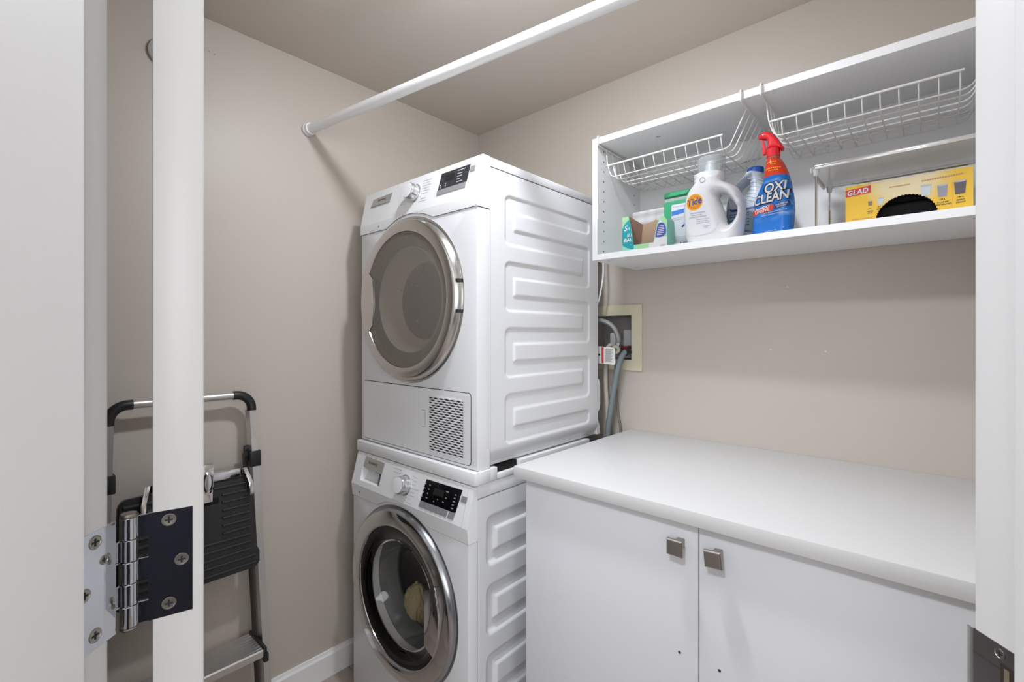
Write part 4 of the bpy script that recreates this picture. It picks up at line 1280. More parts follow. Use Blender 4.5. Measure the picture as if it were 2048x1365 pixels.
stuff(link('label_print', b, NAVYP, jl, False))
b = BM(); lathe(b, [(0.0205, 1.7240), (0.0220, 1.7250), (0.0225, 1.7400), (0.0205, 1.7430), (0, 1.7435)], (-0.3905, 1.495, 0), n=28)
for v in b.verts:
    pass
link('screw_cap', b, CAPB, jug)

# green framed tub of pods
TX0, TX1, TY0, TY1 = -0.6300, -0.5000, 1.408, 1.495
tub = thing('pod_tub', 'green framed clear tub with grey label and dark green lid, left of the white bottle', 'tub', (-0.565, 1.45, FZ))
b = BM(); box(b, TX0 + 0.004, TX1 - 0.004, TY0 + 0.003, TY1 - 0.003, FZ, 1.6660, 0.006, 3); link('tub_body', b, TUBC, tub)
b = BM(); prism(b, rrect(TX0, TX1, FZ, 1.6700, 0.010), 0, 0.008, lambda u, v, w: (u, TY0 + w, v))
b.free()
outer = rrect(TX0, TX1, FZ, 1.6680, 0.009, 4); inner = rrect(TX0 + 0.0225, TX1 - 0.0225, FZ + 0.003, 1.6590, 0.005, 4)
b = BM(); V, F = tri_fill(outer, [inner], 0.03)
fv = [b.verts.new((x, TY0, z)) for x, z in V]; bv = [b.verts.new((x, TY0 + 0.02, z)) for x, z in V]
for f in F: b.faces.new([fv[i] for i in f]); b.faces.new([bv[i] for i in reversed(f)])
for poly in (outer, inner):
    idx = [min(range(len(V)), key=lambda i: (V[i][0] - p[0]) ** 2 + (V[i][1] - p[1]) ** 2) for p in poly]
    for i in range(len(idx)):
        a, c = idx[i], idx[(i + 1) % len(idx)]
        if a != c: b.faces.new((fv[a], fv[c], bv[c], bv[a]))
bmesh.ops.recalc_face_normals(b, faces=b.faces)
link('green_frame', b, GREENP, tub, ang=40)
b = BM(); box(b, TX0 - 0.001, TX1 + 0.001, TY0 - 0.002, TY1, 1.6780, 1.6980, 0.006, 3); link('lid', b, GREEND, tub)
b = BM(); box(b, TX0 + 0.002, TX1 - 0.002, TY0 + 0.001, TY1 - 0.002, 1.6665, 1.6785, 0.002, 2); link('lid_band', b, TUBC, tub)
b = BM(); prism(b, [(-0.6180, 1.6830), (-0.5600, 1.6830), (-0.5480, 1.6940), (-0.6060, 1.6945)], 0, 0.0012, lambda u, v, w: (u, TY0 - 0.0022 - w, v)); link('lid_ridge', b, GREENP, tub)
fT = lambda o: (lambda x, z: (x, TY0 + 0.002 - o, z))
b = BM(); patch(b, rrect(TX0 + 0.0225, TX1 - 0.0225, FZ + 0.003, 1.6590, 0.004), fT(0), step=0.03); tl = link('label', b, LABELW, tub)
b = BM(); patch(b, [(-0.6060, 1.6230), (-0.5240, 1.6320), (-0.5240, 1.6440), (-0.6060, 1.6370)], fT(0.0005), step=0.03); link('blue_band', b, BLUEP, tl)
b = BM()
for z, x0, x1 in ((1.6500, -0.6020, -0.5350), (1.6150, -0.6010, -0.5300), (1.6090, -0.6010, -0.5450), (1.5980, -0.5700, -0.5300), (1.5560, -0.6040, -0.5300), (1.5510, -0.6040, -0.5300)):
    for k in range(int((x1 - x0) / 0.0056)): bar(b, x0 + k * 0.0056, x0 + k * 0.0056 + 0.0042, z - 0.0013, z + 0.0013, fT(0.0005))
bar(b, -0.6060, -0.5240, 1.5395, 1.5480, fT(0.0004))
stuff(link('label_print', b, LABELG, tl, False))
b = BM()
for k in range(11): bar(b, -0.5780 + k * 0.0042, -0.5780 + k * 0.0042 + 0.0022, 1.5350, 1.5392, fT(0.0006))
stuff(link('bar_code', b, INKD, tl, False))
b = BM(); patch(b, [(-0.5760, 1.5830), (-0.5590, 1.5670), (-0.5340, 1.5900), (-0.5520, 1.6040)], fT(0.0006), step=0.03); link('pod_picture', b, PACKW, tl)
b = BM(); tube(b, [(x, TY0 + 0.001, z) for x, z in ((-0.5735, 1.5850), (-0.5640, 1.5930), (-0.5560, 1.5900), (-0.5590, 1.5820), (-0.5520, 1.5790))], 0.0026, 6); link('pod_swirl', b, TBLUE, tl)
b = BM(); patch(b, [(-0.5560, 1.5800), (-0.5430, 1.5930), (-0.5370, 1.5890), (-0.5510, 1.5740)], fT(0.0010), step=0.03); link('pod_green', b, LGREEN, tl)

# torn-open dryer ball box
bx = thing('torn_carton', 'small teal and green carton torn open to its brown inside, at the far left', 'box', (-0.67, 1.39, FZ))
FY = 1.360
fB = lambda o: (lambda x, z: (x, FY - o, z))
QX0, QX1, QZ1 = -0.7485, -0.5985, 1.6325
front = [(QX0, FZ), (QX1, FZ), (QX1, 1.6000), (-0.6090, 1.6160), (-0.6200, 1.6175), (-0.6240, 1.6060), (-0.6290, 1.5990), (-0.6360, 1.5720), (-0.6420, 1.5400), (-0.7080, 1.5400), (-0.7150, 1.5850), (-0.7245, QZ1), (QX0, QZ1)]
b = BM(); prism(b, front, FY, FY + 0.0012, lambda u, v, w: (u, w, v)); fp = link('front_panel', b, MINT, bx, False)
b = BM()
box(b, QX0, QX0 + 0.0012, FY + 0.0012, FY + 0.060, FZ, QZ1); box(b, QX1 - 0.0012, QX1, FY + 0.0012, FY + 0.060, FZ, 1.6050); box(b, QX0, QX1, FY + 0.0012, FY + 0.060, FZ, FZ + 0.0012)
link('carton_sides', b, MINT, bx, False)
b = BM(); prism(b, [(QX0 + .001, FZ + .001), (QX1 - .001, FZ + .001), (QX1 - .001, 1.6110), (-0.6400, 1.6150), (-0.6560, 1.6190), (-0.6620, 1.6155), (-0.6800, 1.6125), (-0.6990, 1.6085), (-0.7200, 1.615), (QX0 + .001, 1.618)], FY + 0.042, FY + 0.0435, lambda u, v, w: (u, w, v)); link('inner_back', b, CARD, bx, False)
b = BM(); vs = [b.verts.new(p) for p in ((-0.7245, FY - 0.0003, QZ1 + 0.0005), (-0.7075, FY - 0.0003, 1.5405), (-0.7050, FY + 0.041, 1.538), (-0.6975, FY + 0.041, 1.6100))]
b.faces.new(vs); r = bmesh.ops.extrude_face_region(b, geom=b.faces[:])
for v in [g for g in r['geom'] if isinstance(g, bmesh.types.BMVert)]: v.co.x -= 0.0012
bmesh.ops.recalc_face_normals(b, faces=b.faces)
link('torn_flap', b, CARDD, bx, False)
blob = [(p.x, p.y) for p in smooth_path([Vector(p) for p in ((-0.7475, 1.5900), (-0.7400, 1.6080), (-0.7270, 1.6200), (-0.7230, 1.6180), (-0.7140, 1.5750), (-0.7085, 1.5420), (-0.7085, 1.5280), (-0.7200, 1.5290), (-0.7400, 1.5380), (-0.7475, 1.5480))], 4, closed=True)]
b = BM(); patch(b, blob, fB(0.0004), step=0.03); link('teal_print', b, TEAL, fp)
b = BM(); patch(b, [(QX0 + .0003, 1.6000), (-0.7400, 1.6120), (-0.7270, 1.6210), (-0.7250, 1.6310), (QX0 + .0003, 1.6320)], fB(0.0004), step=0.03); link('green_print', b, LGREEN, fp); b = BM(); patch(b, [(-0.6980, FZ + .001), (-0.6560, FZ + .001), (-0.6560, 1.5392), (-0.6960, 1.5392)], fB(0.0004), step=0.03); link('green_print', b, LGREEN, fp); b = BM(); patch(b, [(-0.6200, 1.6160), (-0.6100, 1.6150), (-0.5990, 1.5995), (-0.5990, 1.5850), (-0.6130, 1.5960)], fB(0.0004), step=0.03); link('green_print', b, LGREEN, fp)
b = BM(); patch(b, [(-0.6560, FZ + .001), (-0.5990, FZ + .001), (-0.5990, 1.5530), (-0.6380, 1.5520), (-0.6415, 1.5392), (-0.6560, 1.5392)], fB(0.0004), step=0.03); link('white_print', b, PACKW, fp); b = BM(); patch(b, [(-0.6270, 1.5960), (-0.6200, 1.6080), (-0.6140, 1.5960)], fB(0.0004), step=0.03); link('white_print', b, PACKW, fp)
b = BM(); patch(b, [(p.x, p.y) for p in smooth_path([Vector(p) for p in ((-0.6280, 1.5910), (-0.6180, 1.5970), (-0.6060, 1.5900), (-0.6020, 1.5750), (-0.6040, 1.5600), (-0.6180, 1.5535), (-0.6350, 1.5560), (-0.6340, 1.5650))], 4, closed=True)], fB(0.0007), step=0.03); link('purple_print', b, PURPLE, fp)
b = BM()
for k in range(6):
    bar(b, -0.6260 - 0.001 * k, -0.6080, 1.5860 - 0.0052 * k, 1.5875 - 0.0052 * k, fB(0.0010))
stuff(link('white_lines', b, TIDEW, fp, False))
b = BM(); letter(b, 'S', -0.7345, 1.5960, 0.0240, fB(0.0009), bold=0.01, shear=0.3); letter(b, 'n', -0.7255, 1.5930, 0.0190, fB(0.0009), bold=0.01, shear=0.3); letter(b, 'SU', -0.7225, 1.5730, 0.0135, fB(0.0009), bold=0.02, width=0.016); letter(b, 'BAL', -0.7265, 1.5580, 0.0155, fB(0.0009), bold=0.03, width=0.0270); link('lettering', b, TIDEW, fp, False)
b = BM()
for k in range(4): bar(b, -0.6190 + k * 0.004, -0.6170 + k * 0.004, 1.5220, 1.5300, fB(0.0009))
stuff(link('bar_code', b, INKG, fp, False))

# white paper packs at the back of the shelf
for i, (z0, z1, lb2) in enumerate(((FZ, FZ + 0.066, 'white paper wrapped pack at the bottom behind the torn carton'), (FZ + 0.0664, FZ + 0.122, 'white paper wrapped pack in the middle behind the torn carton'), (FZ + 0.1224, FZ + 0.172, 'white paper wrapped pack topmost of three behind the torn carton'))):
    t = thing('paper_pack', lb2, 'pack', (-0.71, 1.55, z0), 'white packs stacked at the back')
    b = BM(); box(b, -0.795, -0.640, 1.512, 1.586, z0, z1, 0.008, 3); o = link('wrapper', b, PACKW, t)
    b = BM(); tube(b, [(-0.745 + 0.02 * i, 1.5115, z0 + 0.008), (-0.745 + 0.02 * i, 1.5115, z1 - 0.008)], 0.0012, 5); link('fold', b, PACKW, o)

# riser with thin legs
RX0, RX1, RY0, RY1, RZ = -0.2260, 0.116, 1.328, 1.530, 1.6600
ri = thing('shelf_riser', 'white helper riser on thin chrome legs with glossy front edge', 'riser', (-0.05, 1.43, FZ))
poly = bevel_poly([(RX0, RY0), (RX1, RY0), (RX1, RY1), (RX0, RY1)], {0, 3}, 0.014)
b = BM(); plan(b, poly, RZ - 0.003, RZ + 0.003); link('top_plate', b, RISERP, ri, False)
b = BM(); box(b, RX0 + 0.010, RX1, RY0 - 0.003, RY0 + 0.002, RZ - 0.0055, RZ + 0.0050, 0.0015); link('front_edge', b, CLEARE, ri)
b = BM(); box(b, RX0 - 0.002, RX0 + 0.003, RY0 + 0.012, RY1 - 0.012, RZ - 0.0085, RZ + 0.004, 0.001); link('side_edge', b, RISERW, ri)
for x, yy in ((-0.2145, 1.335), (-0.2130, 1.518), (0.1050, 1.335), (0.1050, 1.518)):
    b = BM(); tube(b, [(x, yy, FZ), (x, yy, RZ - 0.003)], 0.0024, 8); lg = link('leg', b, CHROME, ri)
    b = BM(); lathe(b, [(0.0024, RZ - 0.0200), (0.0055, RZ - 0.0180), (0.0075, RZ - 0.003), (0, RZ - 0.003)], (x, yy, 0), n=12); link('socket', b, RISERW, lg)
b = BM(); tube(b, [(RX0 + 0.01, RY1 - 0.008, RZ - 0.006), (RX1, RY1 - 0.008, RZ - 0.006)], 0.0024, 6); link('rear_rail', b, CHROME, ri)

# yellow bag box with a torn arch opening
YX0, YX1, YY0, YY1, YZ1 = -0.1605, 0.0585, 1.372, 1.470, 1.6110
yb = thing('bag_box', 'yellow garbage bag box with black bags behind a scalloped arch opening', 'box', (-0.05, 1.42, FZ))
fY = lambda o: (lambda x, z: (x, YY0 - o, z))
ocx, ocz, orx, orz = -0.0495, 1.5190, 0.0550, 0.0545
archp = []
NA = 26
for k in range(NA * 4 + 1):
    a = PI * k / (NA * 4)
    s = 1 - 0.035 * abs(math.sin(NA * PI * k / (NA * 4)))
    archp.append((ocx + orx * s * math.cos(a), ocz + orz * s * math.sin(a)))
front = [(YX0, FZ), (YX0, YZ1), (YX1, YZ1), (YX1, FZ), (archp[0][0], FZ)] + archp + [(archp[-1][0], FZ)]
V, F = tri_fill(front, (), 0.02)
b = BM(); fv = [b.verts.new((x, YY0, z)) for x, z in V]; bv = [b.verts.new((x, YY0 + 0.0012, z)) for x, z in V]
for f in F: b.faces.new([fv[i] for i in f]); b.faces.new([bv[i] for i in reversed(f)])
ed = [e for e in b.edges if len(e.link_faces) == 1]
bmesh.ops.recalc_face_normals(b, faces=b.faces)
yf = link('front_panel', b, YBOX, yb, False)
b = BM(); box(b, YX0, YX0 + 0.0012, YY0 + 0.0012, YY1, FZ, YZ1); box(b, YX1 - 0.0012, YX1, YY0 + 0.0012, YY1, FZ, YZ1); box(b, YX0, YX1, YY0 + 0.0012, YY1, YZ1 - 0.0012, YZ1); box(b, YX0, YX1, YY1 - 0.0012, YY1, FZ, YZ1); box(b, YX0, YX1, YY0 + 0.0012, YY1, FZ, FZ + 0.0012)
link('box_sides', b, YBOX, yb, False)
b = BM(); box(b, YX0 + 0.003, YX1 - 0.003, YY0 + 0.012, YY1 - 0.003, FZ + 0.0015, 1.5600, 0.010, 3); link('black_bags', b, BAGK, yb)
b = BM(); box(b, YX0 + 0.003, YX1 - 0.003, YY0 + 0.030, YY1 - 0.003, 1.5602, 1.6000, 0.006, 3); link('dark_bags', b, BAGK2, yb)
b = BM(); patch(b, [(YX0 + .0004, 1.5860), (-0.1120, 1.5890), (-0.1120, 1.6060), (YX0 + .0004, 1.6020)], fY(0.0005), step=0.03); lo = link('crimson_logo', b, CRIM, yf)
b = BM(); letter(b, 'GLAD', -0.1365, 1.5955, 0.0165, fY(0.0009), bold=0.02, shear=0.15, width=0.040, rot=0.05); link('lettering', b, TIDEW, lo, False)
def bin_pic(x, z, w, h, m):
    b = BM(); patch(b, [(x - w * 0.40, z - h / 2), (x + w * 0.40, z - h / 2), (x + w / 2, z + h / 2), (x - w / 2, z + h / 2)], fY(0.0006), step=0.03)
    o = link('bin_picture', b, m, yf)
    b = BM(); patch(b, arc(x, z + h / 2, w * 0.52, 0, 2 * PI - 0.3, 18) if False else [(x + w * 0.53 * math.cos(a), z + h / 2 + w * 0.12 * math.sin(a)) for a in [2 * PI * k / 18 for k in range(18)]], fY(0.0009), step=0.03)
    link('bin_rim', b, INKL, o)
BROWN = mat('brown print', '#9a7a4a', rough=0.5); SILV = mat('silver print', '#9b9aa6', rough=0.5); DGREY = mat('dark grey print', '#625a60', rough=0.5); PBLUE = mat('pale blue white print', '#cfdbe0', rough=0.5)
bin_pic(-0.1130, 1.5640, 0.0085, 0.0105, BROWN); bin_pic(-0.0940, 1.5655, 0.0105, 0.0135, PBLUE); bin_pic(-0.0160, 1.5740, 0.0170, 0.0220, PBLUE); bin_pic(0.0110, 1.5680, 0.0170, 0.0250, SILV); bin_pic(0.0385, 1.5700, 0.0190, 0.0270, DGREY)
b = BM()
for s, x, z in (('10 L', -0.1130, 1.5515), ('SMALL', -0.1130, 1.5460), ('PETIT', -0.1130, 1.5415), ('25 L', -0.0960, 1.5535), ('MED', -0.0970, 1.5480)):
    letter(b, s, x, z, 0.0042, fY(0.0007), bold=0.01)
for s, x, z in (('135 L', 0.0110, 1.5500), ('X-LARGE', 0.0110, 1.5440), ('TRES GRAND', 0.0110, 1.5390), ('184 L', 0.0395, 1.5500), ('GIANT', 0.0395, 1.5440), ('GEANT', 0.0395, 1.5390)):
    letter(b, s, x, z, 0.0046, fY(0.0007), bold=0.012)
link('lettering', b, INKB, yf, False)
b = BM()
for k in range(16): bar(b, -0.0230 + k * 0.0042, -0.0198 + k * 0.0042, 1.5950 + k * 0.00015, 1.5980 + k * 0.00015, fY(0.0007))
for k in range(10): bar(b, -0.0780 + k * 0.0036, -0.0752 + k * 0.0036, 1.5925, 1.5950, fY(0.0007))
for k in range(8): bar(b, -0.1480 + k * 0.0050, -0.1445 + k * 0.0050, 1.5300, 1.5318, fY(0.0007))
stuff(link('red_lines', b, mat('faded red print', '#c99a6a', rough=0.5), yf, False))
for x in (0.0255,):
    b = BM(); bar(b, x - 0.0003, x + 0.0003, 1.53, 1.585, fY(0.0006)); link('divider_line', b, ORA, yf, False)

# ------------------------------------------------------------------ outlet box, hoses, tag
ob = thing('outlet_box', 'cream washing machine outlet box recessed in the back wall beside the dryer', 'outlet box', (-0.895, YB, 1.24))
OX0, OX1, OZ0, OZ1 = -1.052, -0.7975, 1.1225, 1.3665
b = BM()
for x0, x1, z0, z1 in ((OX0, BX0, OZ0, OZ1), (BX1, OX1, OZ0, OZ1), (BX0, BX1, OZ0, BZ0), (BX0, BX1, BZ1, OZ1)):
    box(b, x0, x1, YB - 0.006, YB, z0, z1)
bmesh.ops.remove_doubles(b, verts=b.verts, dist=1e-5)
link('face_frame', b, CREAM, ob, False)
b = BM()
D = 0.085
_k = (BX0, BX1, BZ0, BZ1); BX0 += 0.0006; BX1 -= 0.0006; BZ0 += 0.0006; BZ1 -= 0.0006
for f in ([(BX0, YB, BZ0), (BX0, YB + D, BZ0), (BX0, YB + D, BZ1), (BX0, YB, BZ1)], [(BX1, YB, BZ0), (BX1, YB, BZ1), (BX1, YB + D, BZ1), (BX1, YB + D, BZ0)], [(BX0, YB, BZ0), (BX1, YB, BZ0), (BX1, YB + D, BZ0), (BX0, YB + D, BZ0)], [(BX0, YB, BZ1), (BX0, YB + D, BZ1), (BX1, YB + D, BZ1), (BX1, YB, BZ1)], [(BX0, YB + D, BZ0), (BX1, YB + D, BZ0), (BX1, YB + D, BZ1), (BX0, YB + D, BZ1)]):
    b.faces.new([b.verts.new(p) for p in f])
link('box_liner', b, GREYIN, ob, False)
BX0, BX1, BZ0, BZ1 = _k
BLK = mat('pale grey block', '#cfced2', rough=0.6)
for x0, x1, zt in ((-0.962, -0.926, 1.262), (-0.902, -0.868, 1.276)):
    b = BM(); box(b, x0, x1, YB + 0.045, YB + 0.084, 1.164, zt, 0.007, 3); link('inner_block', b, BLK, ob)
for i, (x, m) in enumerate(((-0.912, BRASS), (-0.872, REDV))):
    b = BM(); tube(b, [(x, YB + 0.075, 1.205), (x, YB + 0.015, 1.205)], 0.009, 12); v = link('valve', b, BRASS, ob)
    b = BM(); box(b, x - 0.012, x + 0.012, YB + 0.006, YB + 0.014, 1.200, 1.212, 0.002); link('valve_lever', b, m, v)
hz = smooth_path([(-1.02, 1.553, 1.285), (-0.985, 1.545, 1.303), (-0.945, 1.545, 1.309), (-0.905, 1.548, 1.296), (-0.884, 1.555, 1.272), (-0.877, 1.562, 1.244), (-0.880, 1.568, 1.229)], 6)
t = thing('supply_hose', 'braided steel supply hose curving down to the valve in the outlet box', 'hose', (-0.93, 1.55, 1.25))
b = BM(); tube(b, hz, 0.0092, 12); link('hose', b, HOSEB, t)
b = BM(); tube(b, [(-0.880, 1.568, 1.231), (-0.884, 1.570, 1.209)], 0.0088, 12); link('ferrule', b, CHROME, t)
b = BM(); lathe(b, [(0.007, 0), (0.0165, 0.0), (0.0175, 0.006), (0.0165, 0.014), (0.007, 0.014)], (-0.886, 1.566, 1.1985), (0.2, -1, 0.1), 10); link('coupling_nut', b, HOSEW, t, ang=20)
t = thing('drain_hose', 'thick grey drain hose running from outlet box down behind the machines', 'hose', (-0.88, 1.56, 0.92))
hz = smooth_path([(-0.918, 1.552, 0.60), (-0.915, 1.552, 0.86), (-0.902, 1.552, 0.975), (-0.884, 1.552, 1.075), (-0.872, 1.556, 1.14), (-0.862, 1.568, 1.18), (-0.848, 1.585, 1.195), (-0.8455, 1.625, 1.175)], 6)
b = BM(); tube(b, hz, 0.0105, 12); link('hose', b, HOSEG, t)
b = BM(); tube(b, [(-0.8545, 1.575, 1.190), (-0.8465, 1.590, 1.1955)], 0.0140, 12); link('hose_clip', b, BLACKP, t)
t = thing('pale_hose', 'thin off-white hose hanging left of the grey drain hose', 'hose', (-0.93, 1.57, 0.9))
hz = smooth_path([(-0.928, 1.572, 0.60), (-0.925, 1.572, 0.9), (-0.934, 1.572, 1.05), (-0.935, 1.572, 1.15), (-0.930, 1.574, 1.20), (-0.918, 1.580, 1.216), (-0.908, 1.595, 1.212)], 6)
b = BM(); tube(b, hz, 0.0085, 12); link('hose', b, HOSEW, t)
t = thing('brown_cord', 'thin brownish cord hanging against the wall right of the grey hose', 'cord', (-0.885, 1.585, 0.9))
b = BM(); tube(b, smooth_path([(-0.876, 1.588, 0.60), (-0.880, 1.588, 0.88), (-0.893, 1.588, 0.97), (-0.900, 1.588, 1.08), (-0.90, 1.585, 1.14)], 5), 0.0045, 8); link('cable', b, mat('brown grey cable', '#7d736b', rough=0.6), t)
t = thing('warning_tag', 'white paper warning tag with a red stripe hanging beside the dryer', 'tag', (-0.90, 1.53, 1.17))
c = [(-0.9550, 1.5240, 1.2140), (-0.8765, 1.5300, 1.2080), (-0.8720, 1.5310, 1.2040), (-0.8720, 1.5320, 1.1500), (-0.8760, 1.5310, 1.1455), (-0.9550, 1.5240, 1.1490)]
b = BM(); a = [b.verts.new(p) for p in c]; e = [b.verts.new((p[0], p[1] + 0.0008, p[2])) for p in c]
b.faces.new(a); b.faces.new(list(reversed(e)))
for i in range(6): b.faces.new((a[i], a[(i + 1) % 6], e[(i + 1) % 6], e[i]))
bmesh.ops.recalc_face_normals(b, faces=b.faces)
tg = link('tag_paper', b, PAPER, t, False)
def tagp(x, z): return (x, 1.5240 + (x + 0.955) / 0.079 * 0.006 - 0.0008, z)
b = BM(); bar(b, -0.9250, -0.9165, 1.1500, 1.2090, tagp); link('red_stripe', b, REDP, tg, False)
b = BM()
for k in range(13):
    z = 1.2010 - k * 0.0038
    bar(b, -0.9110 + 0.001 * (k % 3), -0.8790 - 0.004 * ((k * 7) % 3), z - 0.0008, z + 0.0008, tagp)
stuff(link('tag_print', b, INKG, tg, False))
b = BM(); lathe(b, [(0, 0.0012), (0.0042, 0.001)], (-0.9345, 1.5255, 1.181), (0, -1, 0), 12); link('tag_symbol', b, INKD, tg, False)
t = thing('power_cord', 'white power cord hanging just behind the dryer back edge', 'cord', (-0.935, 1.515, 1.4))
b = BM(); tube(b, smooth_path([(-0.918, 1.520, 1.60), (-0.914, 1.519, 1.49), (-0.920, 1.516, 1.43), (-0.932, 1.514, 1.38), (-0.95, 1.512, 1.34)], 5), 0.0032, 8); link('cable', b, ENAMP, t)

# ------------------------------------------------------------------ closet rod
ra = Vector((XL, 0.757, 1.985)); rdir = Vector((1, 0.170, 0.026)).normalized()
L = (XR - XL) / rdir.x
rod = thing('closet_rod', 'white closet rod running from the left wall across the room under the ceiling', 'rod', tuple(ra))
b = BM(); tube(b, [ra + rdir * 0.004, ra + rdir * (L - 0.006)], 0.0165, 28); link('rod_tube', b, RODP, rod)
for s in (0, 1):
    p = ra + rdir * (L if s else 0); d = rdir * (-1 if s else 1)
    b = BM(); lathe(b, [(0.0, 0.0), (0.0215, 0.001), (0.0215, 0.007), (0.0195, 0.009), (0.0195, 0.013), (0.0207, 0.0145), (0.0207, 0.022), (0.0165, 0.0225)], p, d, 28)
    link('end_cap', b, RODP, rod)

# round disc on the left wall
di = thing('wall_disc', 'round white domed disc mounted high on the left wall behind the door edge', 'wall disc', (XL, 0.345, 2.07))
b = BM(); lathe(b, [(0.0440, 0.0), (0.0440, 0.001), (0.0400, 0.001)], (XL, 0.342, 2.071), (1, 0, 0), 36); link('back_plate', b, GAP, di)
b = BM(); lathe(b, [(0.0434, 0.001), (0.0428, 0.012), (0.037, 0.020), (0.022, 0.024), (0.020, 0.018), (0, 0.018)], (XL, 0.342, 2.071), (1, 0, 0), 36); link('cover', b, ENAMP, di)

# ------------------------------------------------------------------ step stool on the left wall
st = thing('step_stool', 'folded aluminium step stool with black plastic top step, leaning on the left wall', 'step stool', (-1.60, 0.40, 0))
def lx(z): return -1.614 + (1.07 - z) * 0.062
YA, YBR = 0.2065, 0.5545
def lp(y, z, o=0.0): return (lx(z) + o, y, z)
def rail_box(y0, y1, z0, z1, d0=-0.014, d1=0.014):
    b = BM()
    prism(b, [(y0, d0), (y0 + 0.004, d1), (y1 - 0.004, d1), (y1, d0)], 0, 1, lambda u, v, w: (lx(z0 + (z1 - z0) * w) + v, u + fl(z0 + (z1 - z0) * w) * (1 if u > 0.4 else -1), z0 + (z1 - z0) * w))
    return b
def fl(z): return 0.030 * (1.0 - z)
for s, yc in ((-1, YA), (1, YBR)):
    y0, y1 = yc - 0.0135, yc + 0.0135
    o = link('front_rail', rail_box(y0, y1, 0.0, 1.0180), ALU, st, ang=25)
    yr_ = yc - (0.0165 if s > 0 else 0.0)
    b = rail_box(yr_ - 0.007, yr_ + 0.007, 0.02, 0.88, -0.030, -0.015)
    o2 = link('rear_rail', b, mat('dark rail', '#4b4845', rough=0.4, metal=0.5), st, ang=25)
    # black grip around the bend
    pts = [lp(yc + s * 0.0005, 1.0165)] + [lp(yc - s * 0.042 * (1 - math.cos(a)), 1.026 + 0.042 * math.sin(a)) for a in [PI / 2 * k / 10 for k in range(11)]] + [lp(yc - s * 0.052, 1.068)]
    b = BM(); tube(b, pts, 0.0135, 12); link('grip', b, BLACKP, st)
    yk = yc + s * fl(0.868)
    b = BM(); box(b, lx(0.868) - 0.018, lx(0.868) + 0.0165, yk - 0.0155, yk + 0.0165, 0.8420, 0.8920, 0.003); box(b, lx(0.868) - 0.019, lx(0.868) - 0.003, yk - 0.026 if s > 0 else yk - 0.014, yk - 0.008 if s > 0 else yk + 0.010, 0.858, 0.9070, 0.003)
    br = link('bracket', b, BLACKP, st)
    for zz in (0.895, 0.872):
        b = BM(); lathe(b, [(0, 0.002), (0.004, 0.0015), (0.005, 0)], (lx(0.868) - 0.003, yk - (0.0195 if s > 0 else 0.0), zz), (1, 0, 0), 10); link('rivet', b, DARK, br)
    b = BM(); ya = yc + s * fl(0.02); box(b, lx(0.02) - 0.018, lx(0.02) + 0.020, ya - 0.0165, ya + 0.0165, 0.0, 0.035, 0.004); link('foot', b, BLACKP, st)
b = BM(); tube(b, [lp(YA + 0.046, 1.068), lp(YBR - 0.046, 1.068)], 0.0112, 14); link('top_bar', b, ALU, st)
# black top step, folded flat
SX = 0.014
poly = [(0.208, 0.556), (0.222, 0.540), (0.548, 0.540), (0.561, 0.551), (0.561, 0.592), (0.546, 0.608), (0.543, 0.812), (0.536, 0.822), (0.464, 0.824), (0.312, 0.825), (0.232, 0.822), (0.220, 0.806), (0.216, 0.610), (0.208, 0.592)]
b = BM(); prism(b, poly, -0.008, 0.010, lambda u, v, w: (lx(v) + SX + w, u, v)); bmesh.ops.bevel(b, geom=[e for e in b.edges], offset=0.0035, segments=2, affect='EDGES')
stp = link('top_step', b, BLACKR, st)
for k in range(12):
    z = 0.804 - k * 0.0224
    full = k not in (1, 2, 5, 6)
    yr = 0.534 if k < 10 else 0.548
    spans = [(0.232, yr)] if full and k not in (3, 4) else [(0.232, 0.315), (0.4600, yr)]
    for y0, y1 in spans:
        b = BM(); tube(b, [lp(y0, z, SX + 0.0115), lp(y1, z, SX + 0.0115)], 0.0046, 8); link('rib', b, BLACKR, stp)
b = BM(); box(b, lx(0.77) + SX + 0.006, lx(0.77) + SX + 0.0108, 0.398, 0.452, 0.758, 0.778, 0.002); link('hand_slot', b, DARK, stp)
# chrome bracket above the step
hk = thing('chrome_bracket', 'chrome bracket with two drooping prongs resting on the black step of the stool', 'bracket', (-1.60, 0.40, 0.815))
HX = lx(0.83) + 0.010
b = BM(); box(b, HX - 0.002, HX + 0.020, 0.298, 0.510, 0.8260, 0.8520, 0.002); link('cross_bar', b, CHROME, hk)
for y0, y1 in ((0.298, 0.270), (0.510, 0.534)):
    b = BM(); prism(b, [(HX + 0.018, 0.850), (HX + 0.038, 0.806), (HX + 0.044, 0.775), (HX + 0.036, 0.768), (HX + 0.029, 0.800), (HX + 0.022, 0.8275), (HX + 0.000, 0.8285), (HX + 0.000, 0.850)], 0, 1, lambda u, v, w: (u, y0 + (y1 - y0) * min(1.0, (u - HX) / 0.034) + (w - 0.5) * 0.012, v)); bmesh.ops.bevel(b, geom=b.edges[:], offset=0.001, segments=1, affect='EDGES')
    link('prong', b, CHROME, hk)
b = BM(); box(b, HX + 0.021, HX + 0.040, 0.400, 0.433, 0.774, 0.884, 0.003); pl = link('centre_plate', b, CHROME, hk)
b = BM(); lathe(b, [(0.010, 0), (0.013, 0.002), (0.010, 0.004)], (HX + 0.040, 0.419, 0.832), (1, 0, 0), 18)
for v in b.verts: v.co.z = 0.832 + (v.co.z - 0.832) * 2.6
link('latch_ring', b, CHROME, pl)
